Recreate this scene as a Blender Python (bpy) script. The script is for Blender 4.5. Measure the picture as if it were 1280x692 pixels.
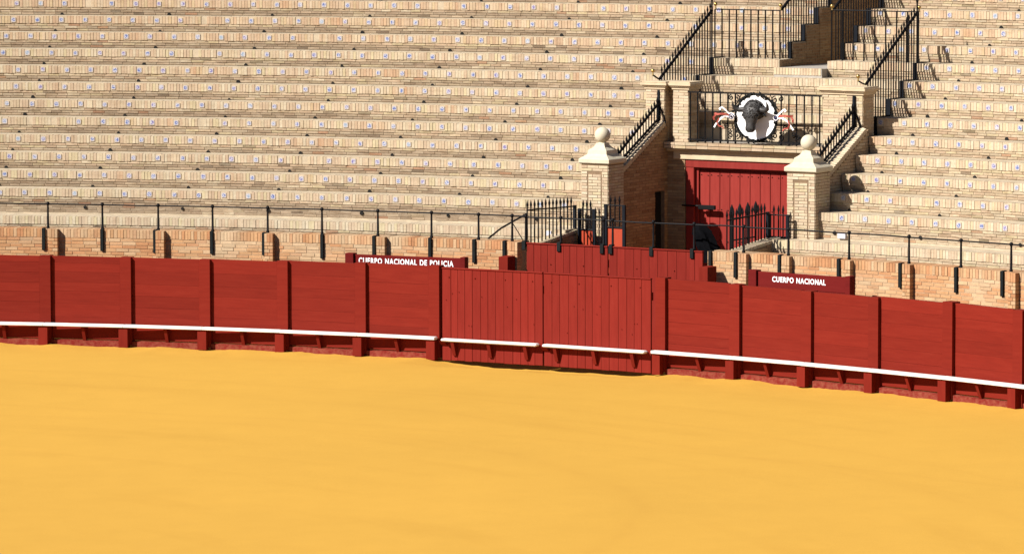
import bpy, bmesh, math, random
from mathutils import Vector, Matrix
rnd = random.Random(7)
PI = math.pi
scene = bpy.context.scene
for o in list(bpy.data.objects): bpy.data.objects.remove(o)

# ------------------------------------------------------------------ camera, sky, sun, exposure
cam_d = bpy.data.cameras.new('camera'); cam = bpy.data.objects.new('camera', cam_d)
scene.collection.objects.link(cam); scene.camera = cam
cam.location = (15.2596, -57.0687, 9.4812)
cam.rotation_euler = (Matrix.Rotation(PI/2 - 0.0946, 3, 'X') @ Matrix.Rotation(-0.0023, 3, 'Z')).to_euler()
cam_d.sensor_width = 36; cam_d.lens = 36*5971.5/1280
cam_d.clip_start = 0.5; cam_d.clip_end = 2000

SUN_TRAVEL = Vector((0.682, 0.390, -0.618)).normalized()
world = bpy.data.worlds.new('World'); scene.world = world; world.use_nodes = True
wn = world.node_tree.nodes; wl = world.node_tree.links
sky = wn.new('ShaderNodeTexSky'); sky.sky_type = 'NISHITA'; sky.sun_disc = False
sky.air_density = 0.5; sky.dust_density = 0.2
sky.sun_elevation = math.asin(-SUN_TRAVEL.z)
sky.sun_rotation = math.atan2(-SUN_TRAVEL.x, -SUN_TRAVEL.y)
bg = wn['Background']; bg.inputs[1].default_value = 0.05
wl.new(sky.outputs[0], bg.inputs[0])
sun_d = bpy.data.lights.new('sun', 'SUN'); sun = bpy.data.objects.new('sun', sun_d)
scene.collection.objects.link(sun); sun.location = (-30, -40, 60)
sun_d.energy = 5.0; sun_d.angle = math.radians(0.5); sun_d.color = (1, 0.965, 0.905)
sun.rotation_euler = SUN_TRAVEL.to_track_quat('-Z', 'Y').to_euler()
scene.view_settings.view_transform = 'Standard'; scene.view_settings.look = 'None'
scene.view_settings.gamma = 1; scene.view_settings.use_curve_mapping = False
scene.view_settings.exposure = 0.94
scene.render.engine = 'CYCLES'

# ------------------------------------------------------------------ helpers
COL = scene.collection.objects
LOC = {}
def lin(r, g, b):
    f = lambda c: (c/255/12.92) if c/255 <= .04045 else ((c/255+.055)/1.055)**2.4
    return (f(r), f(g), f(b))
def V(*a): return Vector(a)
def pol(R, a, h): return V(R*math.sin(a), R*math.cos(a), h)
def ER(a): return V(math.sin(a), math.cos(a), 0)
def ET(a): return V(math.cos(a), -math.sin(a), 0)
UP = V(0, 0, 1)
AG = 0.549                      # axis of the entrance
er, et = ER(AG), ET(AG)
def G(t, r, h): return et*t + er*r + UP*h
def tang(t, R): return AG + math.asin(t/R)

class MB:
    def __init__(s): s.v = []; s.f = []; s.c = []
    def box(s, c, ux, uy, uz, dx, dy, dz, tint=(1, 1, 1), ch=0, skip=()):
        hx, hy, hz = dx/2, dy/2, dz/2; n = len(s.v)
        if ch <= 0:
            for k in (-1, 1):
                for j in (-1, 1):
                    for i in (-1, 1): s.v.append(c+ux*(i*hx)+uy*(j*hy)+uz*(k*hz))
            for key, f in (('b', (0, 2, 3, 1)), ('t', (4, 5, 7, 6)), ('f', (0, 1, 5, 4)), ('k', (2, 6, 7, 3)), ('l', (0, 4, 6, 2)), ('r', (1, 3, 7, 5))):
                if key in skip: continue
                s.f.append(tuple(n+q for q in f)); s.c.append(tint)
            return
        bm = bmesh.new()
        vs = [bm.verts.new((i*hx, j*hy, k*hz)) for k in (-1, 1) for j in (-1, 1) for i in (-1, 1)]
        for f in ((0, 2, 3, 1), (4, 5, 7, 6), (0, 1, 5, 4), (2, 6, 7, 3), (0, 4, 6, 2), (1, 3, 7, 5)): bm.faces.new([vs[q] for q in f])
        bmesh.ops.bevel(bm, geom=bm.edges[:], offset=min(ch, hx*.8, hy*.8, hz*.8), segments=1, affect='EDGES')
        bm.verts.index_update()
        for v in bm.verts: s.v.append(c+ux*v.co.x+uy*v.co.y+uz*v.co.z)
        for f in bm.faces: s.f.append(tuple(n+v.index for v in f.verts)); s.c.append(tint)
        bm.free()
    def poly_prism(s, pts, off, tint=(1, 1, 1)):         # closed polygon pts extruded by vector off
        n = len(s.v); m = len(pts)
        s.v += [p.copy() for p in pts] + [p+off for p in pts]
        s.f.append(tuple(n+i for i in range(m))[::-1]); s.f.append(tuple(n+m+i for i in range(m))); s.c += [tint]*2
        for i in range(m):
            j = (i+1) % m; s.f.append((n+i, n+j, n+m+j, n+m+i)); s.c.append(tint)
    def tube(s, pts, rad, seg=6, tint=(1, 1, 1), cap=True):
        m = len(pts); n = len(s.v)
        if not isinstance(rad, (list, tuple)): rad = [rad]*m
        prev = None
        for i, p in enumerate(pts):
            d = (pts[min(i+1, m-1)]-pts[max(i-1, 0)]).normalized()
            if prev is None:
                a = d.cross(UP if abs(d.z) < .9 else V(1, 0, 0)).normalized()
            else: a = (prev-d*prev.dot(d)).normalized()
            prev = a; b = d.cross(a)
            for k in range(seg):
                q = 2*PI*k/seg; s.v.append(p+(a*math.cos(q)+b*math.sin(q))*rad[i])
        for i in range(m-1):
            for k in range(seg):
                l = (k+1) % seg
                s.f.append((n+i*seg+k, n+i*seg+l, n+(i+1)*seg+l, n+(i+1)*seg+k)); s.c.append(tint)
        if cap:
            s.f.append(tuple(n+k for k in range(seg))[::-1]); s.f.append(tuple(n+(m-1)*seg+k for k in range(seg))); s.c += [tint]*2
    def lathe(s, prof, o, seg=16, tint=(1, 1, 1)): s.tube2([(o+UP*z, r) for r, z in prof], seg, tint)
    def tube2(s, pr, seg, tint):
        n = len(s.v); m = len(pr)
        for p, r in pr:
            for k in range(seg):
                q = 2*PI*k/seg; s.v.append(p+V(math.cos(q)*r, math.sin(q)*r, 0))
        for i in range(m-1):
            for k in range(seg):
                l = (k+1) % seg
                s.f.append((n+i*seg+k, n+i*seg+l, n+(i+1)*seg+l, n+(i+1)*seg+k)); s.c.append(tint)
        s.f.append(tuple(n+k for k in range(seg))[::-1]); s.f.append(tuple(n+(m-1)*seg+k for k in range(seg))); s.c += [tint]*2
    def ball(s, c, r, seg=14, rings=9):
        s.tube2([(c-UP*(r*math.cos(PI*i/rings)), max(r*math.sin(PI*i/rings), r*.02)) for i in range(rings+1)], seg, (1, 1, 1))
    def arc(s, prof, a0, a1, step=.3, tint=(1, 1, 1)):    # closed profile [(R,h)] swept round the arena centre
        Rm = prof[0][0]; m = max(1, math.ceil((a1-a0)*Rm/step)); n = len(s.v); q = len(prof)
        for i in range(m+1):
            a = a0+(a1-a0)*i/m
            for R, h in prof: s.v.append(pol(R, a, h))
        for i in range(m):
            for k in range(q):
                l = (k+1) % q
                s.f.append((n+i*q+k, n+i*q+l, n+(i+1)*q+l, n+(i+1)*q+k)); s.c.append(tint)
        s.f.append(tuple(n+k for k in range(q))[::-1]); s.f.append(tuple(n+m*q+k for k in range(q))); s.c += [tint]*2

def tag(o, label=None, cat=None, group=None, kind=None):
    if label: o['label'] = label
    if cat: o['category'] = cat
    if group: o['group'] = group
    if kind: o['kind'] = kind
    return o
def thing(name, loc, label, cat, group=None):
    o = bpy.data.objects.new(name, None); COL.link(o); o.location = loc; LOC[o.name] = Vector(loc)
    o.empty_display_size = .2
    return tag(o, label, cat, group)
def obj(name, mb, mat, parent=None, base=None, smooth=False, kind=None):
    me = bpy.data.meshes.new(name)
    L = LOC[parent.name] if parent else (Vector(base) if base is not None else V(0, 0, 0))
    me.from_pydata([v-L for v in mb.v], [], mb.f)
    me.materials.append(mat)
    ca = me.color_attributes.new('tint', 'FLOAT_COLOR', 'CORNER')
    buf = []
    for p, c in zip(me.polygons, mb.c): buf += [c[0], c[1], c[2], 1.0]*p.loop_total
    ca.data.foreach_set('color', buf)
    bm = bmesh.new(); bm.from_mesh(me); bmesh.ops.recalc_face_normals(bm, faces=bm.faces); bm.to_mesh(me); bm.free()
    if smooth:
        me.polygons.foreach_set('use_smooth', [True]*len(me.polygons))
        try: me.set_sharp_from_angle(angle=math.radians(50))
        except Exception: pass
    o = bpy.data.objects.new(name, me); COL.link(o); LOC[o.name] = L
    if parent: o.parent = parent
    else: o.location = L
    if kind: o['kind'] = kind
    return o
_unit = {}
def unit_box(name, mat):
    if (name, mat.name) not in _unit:
        mb = MB(); mb.box(V(0, 0, 0), V(1, 0, 0), V(0, 1, 0), V(0, 0, 1), 1, 1, 1)
        me = bpy.data.meshes.new(name); me.from_pydata(mb.v, [], mb.f); me.materials.append(mat); _unit[(name, mat.name)] = me
    return _unit[(name, mat.name)]
def piece(name, mat, parent, c, ux, uy, uz, dx, dy, dz, tint=(1, 1, 1)):
    o = bpy.data.objects.new(name, unit_box(name, mat)); COL.link(o); o.parent = parent
    m = Matrix((ux*dx, uy*dy, uz*dz)).transposed().to_4x4(); m.translation = c-LOC[parent.name]
    o.matrix_local = m; o.color = (*tint, 1); LOC[o.name] = LOC[parent.name]
    return o
class Bricks:                                    # the first `single` bricks become objects, the others one joined part
    def __init__(s, single=0): s.b = []; s.single = single
    def add(s, *a): s.b.append(a)
    def build(s, parent, name='brick', joined='brickwork', mat='brick'):
        s.b.sort(key=lambda q: not (.15 < math.atan2(q[0].x, q[0].y) < .85))      # those in the open first
        for a in s.b[:s.single]: piece(name, M['brick_single'], parent, *a)
        rest = s.b[s.single:]
        if rest:
            mb = MB()
            for a in rest: mb.box(*a)
            obj(joined, mb, M[mat], parent, kind='stuff')
        return len(s.b)

def h1(*k):
    x = 0.0
    for i, q in enumerate(k): x += q*(12.9898, 78.233, 37.719, 4.581)[i]
    return (math.sin(x)*43758.5453) % 1.0
def vnoise(x, y, s=0):
    ix, iy = math.floor(x), math.floor(y); fx, fy = x-ix, y-iy
    fx, fy = fx*fx*(3-2*fx), fy*fy*(3-2*fy)
    g = lambda a, b: h1(ix+a, iy+b, s)
    return (g(0, 0)*(1-fx)+g(1, 0)*fx)*(1-fy)+(g(0, 1)*(1-fx)+g(1, 1)*fx)*fy
def mixc(a, b, t): t = max(0, min(1, t)); return tuple(p*(1-t)+q*t for p, q in zip(a, b))

# ------------------------------------------------------------------ materials
M = {}
ALB = .72                                       # overall reflectance level of the masonry and paint
def nodes(name):
    m = bpy.data.materials.new(name); m.use_nodes = True; nt = m.node_tree
    M[name] = m; return m, nt.nodes, nt.links, nt.nodes['Principled BSDF']
def noise(n, l, scale, detail=4, rough=.6, coord='Object', stretch=None):
    tc = n.new('ShaderNodeTexCoord'); t = n.new('ShaderNodeTexNoise')
    t.inputs['Scale'].default_value = scale; t.inputs['Detail'].default_value = detail; t.inputs['Roughness'].default_value = rough
    src = tc.outputs[coord]
    if stretch:
        mp = n.new('ShaderNodeMapping'); mp.inputs['Scale'].default_value = stretch; l.new(src, mp.inputs['Vector']); src = mp.outputs[0]
    l.new(src, t.inputs['Vector']); return t
def geo_noise(n, l, scale, detail=4, rough=.6, stretch=None):
    g = n.new('ShaderNodeNewGeometry'); t = n.new('ShaderNodeTexNoise')
    t.inputs['Scale'].default_value = scale; t.inputs['Detail'].default_value = detail; t.inputs['Roughness'].default_value = rough
    src = g.outputs['Position']
    if stretch:
        mp = n.new('ShaderNodeMapping'); mp.inputs['Scale'].default_value = stretch; l.new(src, mp.inputs['Vector']); src = mp.outputs[0]
    l.new(src, t.inputs['Vector']); return t
def ramp(n, l, src, stops):
    r = n.new('ShaderNodeValToRGB'); e = r.color_ramp.elements
    while len(e) < len(stops): e.new(.5)
    for q, (p, c) in zip(e, stops): q.position = p; q.color = (*c, 1)
    l.new(src, r.inputs[0]); return r
def mul(n, l, a, b, fac=1, mode='MULTIPLY'):
    x = n.new('ShaderNodeMix'); x.data_type = 'RGBA'; x.blend_type = mode; x.inputs[0].default_value = fac
    l.new(a, x.inputs[6]); l.new(b, x.inputs[7]); return x.outputs[2]
def bump(n, l, src, p, strength=.4, dist=.01):
    b = n.new('ShaderNodeBump'); b.inputs['Strength'].default_value = strength; b.inputs['Distance'].default_value = dist
    l.new(src, b.inputs['Height']); l.new(b.outputs[0], p.inputs['Normal'])
def simple(name, col, rough=.6, metal=0, var=.12, scale=6, bmp=.0, spec=.3):
    if 'white' not in name and name != 'brass': col = tuple(c*ALB for c in col)
    m, n, l, p = nodes(name)
    t = geo_noise(n, l, scale, 5, .65)
    r = ramp(n, l, t.outputs[0], [(.3, tuple(c*(1-var) for c in col)), (.7, tuple(min(1, c*(1+var)) for c in col))])
    l.new(r.outputs[0], p.inputs['Base Color']); p.inputs['Roughness'].default_value = rough; p.inputs['Metallic'].default_value = metal; p.inputs['Specular IOR Level'].default_value = .12 if 'iron' in name else spec
    if bmp: bump(n, l, t.outputs[0], p, bmp)
    return m
def brick_mat(name, single, streaks=False):
    m, n, l, p = nodes(name)
    if single: a = n.new('ShaderNodeObjectInfo'); src = a.outputs['Color']
    else: a = n.new('ShaderNodeAttribute'); a.attribute_name = 'tint'; src = a.outputs['Color']
    t = geo_noise(n, l, 22, 6, .7)
    r = ramp(n, l, t.outputs[0], [(.25, (.82*ALB, .79*ALB, .76*ALB)), (.5, (ALB, ALB, ALB)), (.78, (1.06*ALB, 1.05*ALB, 1.02*ALB))])
    t2 = geo_noise(n, l, 3.2, 5, .7, (1, 1, 3))
    r2 = ramp(n, l, t2.outputs[0], [(.32, (.80, .76, .72)), (.55, (1, 1, 1))])
    c = mul(n, l, src, r.outputs[0]); c = mul(n, l, c, r2.outputs[0], .7)
    if streaks:                                   # grime smeared along the risers, in arcs round the arena
        g = n.new('ShaderNodeNewGeometry'); sx = n.new('ShaderNodeSeparateXYZ'); l.new(g.outputs['Position'], sx.inputs[0])
        at = n.new('ShaderNodeMath'); at.operation = 'ARCTAN2'; l.new(sx.outputs[0], at.inputs[0]); l.new(sx.outputs[1], at.inputs[1])
        for sc_a, sc_z, lo, amt, seed in ((90, 26, .40, .74, 0), (340, 60, .42, .80, 5)):
            m1 = n.new('ShaderNodeMath'); m1.operation = 'MULTIPLY'; m1.inputs[1].default_value = sc_a; l.new(at.outputs[0], m1.inputs[0])
            m2 = n.new('ShaderNodeMath'); m2.operation = 'MULTIPLY'; m2.inputs[1].default_value = sc_z; l.new(sx.outputs[2], m2.inputs[0])
            cc = n.new('ShaderNodeCombineXYZ'); l.new(m1.outputs[0], cc.inputs[0]); l.new(m2.outputs[0], cc.inputs[1]); cc.inputs[2].default_value = seed
            t5 = n.new('ShaderNodeTexNoise'); t5.inputs['Scale'].default_value = 1; t5.inputs['Detail'].default_value = 4; t5.inputs['Roughness'].default_value = .65; l.new(cc.outputs[0], t5.inputs['Vector'])
            r5 = ramp(n, l, t5.outputs[0], [(lo-.06, (amt, amt*.94, amt*.88)), (lo+.14, (1, 1, 1))]); c = mul(n, l, c, r5.outputs[0])
    l.new(c, p.inputs['Base Color']); p.inputs['Roughness'].default_value = .92
    p.inputs['Specular IOR Level'].default_value = .2
    bump(n, l, t.outputs[0], p, .5, .006)
brick_mat('brick', False); brick_mat('brick_single', True); brick_mat('brick_weathered', False, True)
simple('mortar', (.52, .39, .25), .95, 0, .22, 9, .4)
simple('mortar_dark', (.26, .17, .10), .95, 0, .22, 9, .4)
simple('tread', (.55, .445, .31), .95, 0, .2, 5, .4)
simple('cement', (.42, .38, .33), .95, 0, .15, 5, .3)
simple('plaster', (.64, .50, .33), .9, 0, .12, 5, .2)
simple('stone', (.66, .58, .43), .8, 0, .10, 7, .2)
simple('iron', (.007, .006, .007), .6, 0, .3, 20)
simple('iron_blue', (.007, .009, .014), .6, 0, .3, 20)
simple('strap_iron', (.010, .012, .012), .7, 0, .3, 15)
simple('hole_dark', (.008, .007, .006), .9)  # near-black painted for the inner dark of holes and nostrils
simple('brass', (.45, .30, .10), .3, .9, .1)
simple('bronze', (.058, .053, .05), .5, .2, .35, 30, .5)
simple('white_paint', (.70, .67, .63), .65, 0, .16, 4)
simple('letter_white', (.86, .84, .83), .6, 0, .03)
simple('disc_white', (.84, .82, .80), .6, 0, .03)
simple('ribbon_red', (.42, .075, .05), .7, 0, .1)
simple('ribbon_white', (.80, .76, .76), .7, 0, .06)
simple('rosette_navy', (.05, .05, .12), .7, 0, .1)
simple('sheet_red', (.46, .055, .018), .5, 0, .08)
simple('black_cloth', (.004, .004, .005), .9, 0, .4, 12, .4, .03)
simple('plaque', (.70, .70, .80), .3, 0, .12, 40)
simple('paper', (.8, .8, .78), .8, 0, .05)
simple('leaf_iron', (.010, .010, .009), .7, 0, .4, 20)

def red_paint(name, col, grain=(1, 1, 1), dust=0):
    m, n, l, p = nodes(name); col = tuple(c*ALB for c in col)
    oi = n.new('ShaderNodeObjectInfo')
    t = noise(n, l, 3, 6, .7, 'Object', grain)
    add = n.new('ShaderNodeVectorMath'); add.operation = 'ADD'
    g = n.new('ShaderNodeNewGeometry'); mp = n.new('ShaderNodeMapping'); mp.inputs['Scale'].default_value = grain
    l.new(g.outputs['Position'], mp.inputs['Vector'])
    sc = n.new('ShaderNodeVectorMath'); sc.operation = 'SCALE'; sc.inputs['Scale'].default_value = 40
    cmb = n.new('ShaderNodeCombineXYZ'); l.new(oi.outputs['Random'], cmb.inputs[0]); l.new(oi.outputs['Random'], cmb.inputs[2])
    l.new(cmb.outputs[0], sc.inputs[0]); l.new(mp.outputs[0], add.inputs[0]); l.new(sc.outputs[0], add.inputs[1])
    l.new(add.outputs[0], t.inputs['Vector'])
    r = ramp(n, l, t.outputs[0], [(.25, tuple(c*.84 for c in col)), (.5, col), (.75, (col[0]*1.10, col[1]*1.3, col[2]*1.3))])
    # tone of each board
    tr = ramp(n, l, oi.outputs['Random'], [(0, (.90, .90, .90)), (1, (1.07, 1.08, 1.08))])
    c = mul(n, l, r.outputs[0], tr.outputs[0])
    # scuffs: pale dry scrapes
    t3 = geo_noise(n, l, 9, 4, .75, (grain[0]*1.3, grain[1]*1.3, grain[2]*1.3))
    r3 = ramp(n, l, t3.outputs[0], [(.64, (0, 0, 0)), (.74, (.30, .30, .30))])
    pale = n.new('ShaderNodeRGB'); pale.outputs[0].default_value = (min(1, col[0]*1.25), col[1]*3.2, col[2]*3.2, 1)
    x = n.new('ShaderNodeMix'); x.data_type = 'RGBA'; l.new(r3.outputs[0], x.inputs[0]); l.new(c, x.inputs[6]); l.new(pale.outputs[0], x.inputs[7])
    c = x.outputs[2]
    if dust:
        t4 = geo_noise(n, l, 14, 5, .75)
        r4 = ramp(n, l, t4.outputs[0], [(.40, (0, 0, 0)), (.62, (dust, dust, dust))])
        dcol = n.new('ShaderNodeRGB'); dcol.outputs[0].default_value = (.40, .19, .11, 1)
        x = n.new('ShaderNodeMix'); x.data_type = 'RGBA'; l.new(r4.outputs[0], x.inputs[0]); l.new(c, x.inputs[6]); l.new(dcol.outputs[0], x.inputs[7]); c = x.outputs[2]
    l.new(c, p.inputs['Base Color']); p.inputs['Roughness'].default_value = .75
    p.inputs['Specular IOR Level'].default_value = .07
    bump(n, l, t.outputs[0], p, .35, .004)
RED = (.205, .0170, .0090)
red_paint('red_h', RED, (.6, .6, 7))
red_paint('red_v', (.230, .0200, .0125), (6, 6, .6))
red_paint('red_post', (.205, .0168, .0088), (4, 4, .8))
red_paint('red_dusty', (.20, .018, .013), (2, 2, 3), .2)
red_paint('red_door', (.30, .036, .028), (5, 5, .6))
red_paint('red_board', (.155, .0105, .0088), (.6, .6, 6))

def sand_mat():
    m, n, l, p = nodes('albero_sand')
    a = geo_noise(n, l, .16, 5, .6)
    b = geo_noise(n, l, 1.4, 6, .65)
    c = geo_noise(n, l, 60, 3, .7)
    base = (.70*ALB, .392*ALB, .070*ALB)
    r1 = ramp(n, l, a.outputs[0], [(.3, tuple(q*.96 for q in base)), (.7, tuple(q*1.03 for q in base))])
    r2 = ramp(n, l, b.outputs[0], [(.3, (.965, .96, .95)), (.62, (1, 1, 1))])
    r3 = ramp(n, l, c.outputs[0], [(.3, (.90, .89, .86)), (.6, (1, 1, 1)), (.8, (1.05, 1.05, 1.06))])
    col = mul(n, l, r1.outputs[0], r2.outputs[0]); col = mul(n, l, col, r3.outputs[0])
    # sweep marks left by the rake, in arcs round the arena
    g = n.new('ShaderNodeNewGeometry'); sx = n.new('ShaderNodeSeparateXYZ'); l.new(g.outputs['Position'], sx.inputs[0])
    cx = n.new('ShaderNodeCombineXYZ'); l.new(sx.outputs[0], cx.inputs[0]); l.new(sx.outputs[1], cx.inputs[1])
    ln = n.new('ShaderNodeVectorMath'); ln.operation = 'LENGTH'; l.new(cx.outputs[0], ln.inputs[0])
    at = n.new('ShaderNodeMath'); at.operation = 'ARCTAN2'; l.new(sx.outputs[0], at.inputs[0]); l.new(sx.outputs[1], at.inputs[1])
    cc = n.new('ShaderNodeCombineXYZ'); l.new(ln.outputs['Value'], cc.inputs[0]); l.new(at.outputs[0], cc.inputs[1])
    tw = n.new('ShaderNodeTexNoise'); tw.inputs['Scale'].default_value = 1.1; tw.inputs['Detail'].default_value = 5
    mp = n.new('ShaderNodeMapping'); mp.inputs['Scale'].default_value = (1, 3, 1); l.new(cc.outputs[0], mp.inputs[0]); l.new(mp.outputs[0], tw.inputs['Vector'])
    r4 = ramp(n, l, tw.outputs[0], [(.30, (.965, .955, .94)), (.45, (1, 1, 1))])
    col = mul(n, l, col, r4.outputs[0])
    # faint wheel tracks
    for (ox, oy, rad, w) in ((-4.77, -2.45, 28.9, .16), (5.59, 8.40, 11.31, .2), (-4.77, -2.45, 30.6, .12), (-9, -20, 44.0, .14)):
        sb = n.new('ShaderNodeVectorMath'); sb.operation = 'SUBTRACT'; sb.inputs[1].default_value = (ox, oy, 0); l.new(cx.outputs[0], sb.inputs[0])
        le = n.new('ShaderNodeVectorMath'); le.operation = 'LENGTH'; l.new(sb.outputs[0], le.inputs[0])
        m1 = n.new('ShaderNodeMath'); m1.operation = 'SUBTRACT'; m1.inputs[1].default_value = rad; l.new(le.outputs['Value'], m1.inputs[0])
        wob = n.new('ShaderNodeMath'); wob.operation = 'MULTIPLY_ADD'; wob.inputs[1].default_value = 1.4; l.new(a.outputs[0], wob.inputs[0]); l.new(m1.outputs[0], wob.inputs[2])
        w2 = n.new('ShaderNodeMath'); w2.operation = 'SUBTRACT'; w2.inputs[1].default_value = .7; l.new(wob.outputs[0], w2.inputs[0])
        ab = n.new('ShaderNodeMath'); ab.operation = 'ABSOLUTE'; l.new(w2.outputs[0], ab.inputs[0])
        ra = ramp(n, l, ab.outputs[0], [(0, (.95, .935, .93)), (w, (.985, .98, .975)), (w*2.6, (1, 1, 1))])
        fm = mul(n, l, col, ra.outputs[0])
        mx = n.new('ShaderNodeMix'); mx.data_type = 'RGBA'; rb = ramp(n, l, b.outputs[0], [(.38, (0, 0, 0)), (.6, (1, 1, 1))])
        l.new(rb.outputs[0], mx.inputs[0]); l.new(col, mx.inputs[6]); l.new(fm, mx.inputs[7]); col = mx.outputs[2]
    l.new(col, p.inputs['Base Color']); p.inputs['Roughness'].default_value = 1; p.inputs['Specular IOR Level'].default_value = .05
    ad = n.new('ShaderNodeMath'); ad.operation = 'ADD'; l.new(c.outputs[0], ad.inputs[0]); l.new(b.outputs[0], ad.inputs[1])
    bump(n, l, ad.outputs[0], p, .28, .015)
sand_mat()

def tile_mat():
    m, n, l, p = nodes('glazed_tile')
    tc = n.new('ShaderNodeTexCoord'); oi = n.new('ShaderNodeObjectInfo')
    sub = n.new('ShaderNodeVectorMath'); sub.operation = 'SUBTRACT'; sub.inputs[1].default_value = (.5, .5, .5); l.new(tc.outputs['Generated'], sub.inputs[0])
    sx = n.new('ShaderNodeSeparateXYZ'); l.new(sub.outputs[0], sx.inputs[0])
    cx = n.new('ShaderNodeCombineXYZ'); l.new(sx.outputs[0], cx.inputs[0]); l.new(sx.outputs[2], cx.inputs[1])
    ln = n.new('ShaderNodeVectorMath'); ln.operation = 'LENGTH'; l.new(cx.outputs[0], ln.inputs[0])
    off = n.new('ShaderNodeCombineXYZ'); ml = n.new('ShaderNodeMath'); ml.operation = 'MULTIPLY'; ml.inputs[1].default_value = 90; l.new(oi.outputs['Random'], ml.inputs[0])
    l.new(ml.outputs[0], off.inputs[2]); ad = n.new('ShaderNodeVectorMath'); ad.operation = 'ADD'; l.new(cx.outputs[0], ad.inputs[0]); l.new(off.outputs[0], ad.inputs[1])
    t = n.new('ShaderNodeTexNoise'); t.inputs['Scale'].default_value = 4.2; t.inputs['Detail'].default_value = 1; l.new(ad.outputs[0], t.inputs['Vector'])
    # glyph strength falls off outside the middle of the tile
    fall = ramp(n, l, ln.outputs['Value'], [(.28, (1, 1, 1)), (.46, (0, 0, 0))])
    gl = ramp(n, l, t.outputs[0], [(.44, (0, 0, 0)), (.52, (1, 1, 1))])
    k = mul(n, l, fall.outputs[0], gl.outputs[0])
    blue = ramp(n, l, oi.outputs['Random'], [(0, (.06, .09, .26)), (.5, (.10, .14, .30)), (.75, (.15, .11, .26)), (1, (.19, .27, .34))])
    wh = ramp(n, l, ln.outputs['Value'], [(.3, (.39, .385, .42)), (.44, (.40, .365, .36)), (.58, (.40, .33, .26))])
    x = n.new('ShaderNodeMix'); x.data_type = 'RGBA'; l.new(k, x.inputs[0]); l.new(wh.outputs[0], x.inputs[6]); l.new(blue.outputs[0], x.inputs[7])
    l.new(x.outputs[2], p.inputs['Base Color']); p.inputs['Roughness'].default_value = .3
tile_mat()

# ------------------------------------------------------------------ the setting: sand, ground
RB = 31.1213; RW = RB+2.4; R0 = 35.9593; H0 = 2.445; RUN = .54506; RISE = .31256
RP = 35.32; HP = 1.965                       # plain step in front of the first seating row
FLOOR = 1.62                                 # walkway behind the parapet
def rowR(k): return R0+k*RUN
def rowH(k): return H0+k*RISE

def build_sand():
    mb = MB(); A0, A1, NA = -PI, PI, 1800
    rs = [.01, 3, 6, 10, 14, 17, 20]+[21+.6*i for i in range(14)]+[29.5+.14*i for i in range(13)]+[31.4, 32, 32.6, 33.2, 33.9, 38.4]
    for r in rs:
        for i in range(NA+1):
            a = A0+(A1-A0)*i/NA
            x, y = r*math.sin(a), r*math.cos(a)
            z = (vnoise(x*.25, y*.25)-.5)*.02
            w = max(0, 1-abs(r-RB)/1.6)
            z += w*((vnoise(a*90, r*1.2, 3)-.5)*.05+(vnoise(a*420, r*6, 5)-.5)*.018)
            g = max(0, 1-abs((a-.537)/.082)); z -= .125*min(1, g*2.4)*max(0, 1-abs(r-RB+.1)/1.1); z -= .045*max(0, 1-abs(r-RB)/2.2)
            if r > 31.5: z = -.03
            mb.v.append(V(x, y, z))
    for j in range(len(rs)-1):
        for i in range(NA):
            p = j*(NA+1)+i; mb.f.append((p, p+1, p+NA+2, p+NA+1)); mb.c.append((1, 1, 1))
    o = obj('arena_sand', mb, M['albero_sand'], smooth=True); o['kind'] = 'structure'
    mb = MB(); s = 300; mb.v += [V(-s, -s, -.35), V(s, -s, -.35), V(s, s, -.35), V(-s, s, -.35)]; mb.f.append((0, 1, 2, 3)); mb.c.append((1, 1, 1))
    o = obj('ground', mb, M['albero_sand']); o['kind'] = 'structure'
build_sand()

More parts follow.
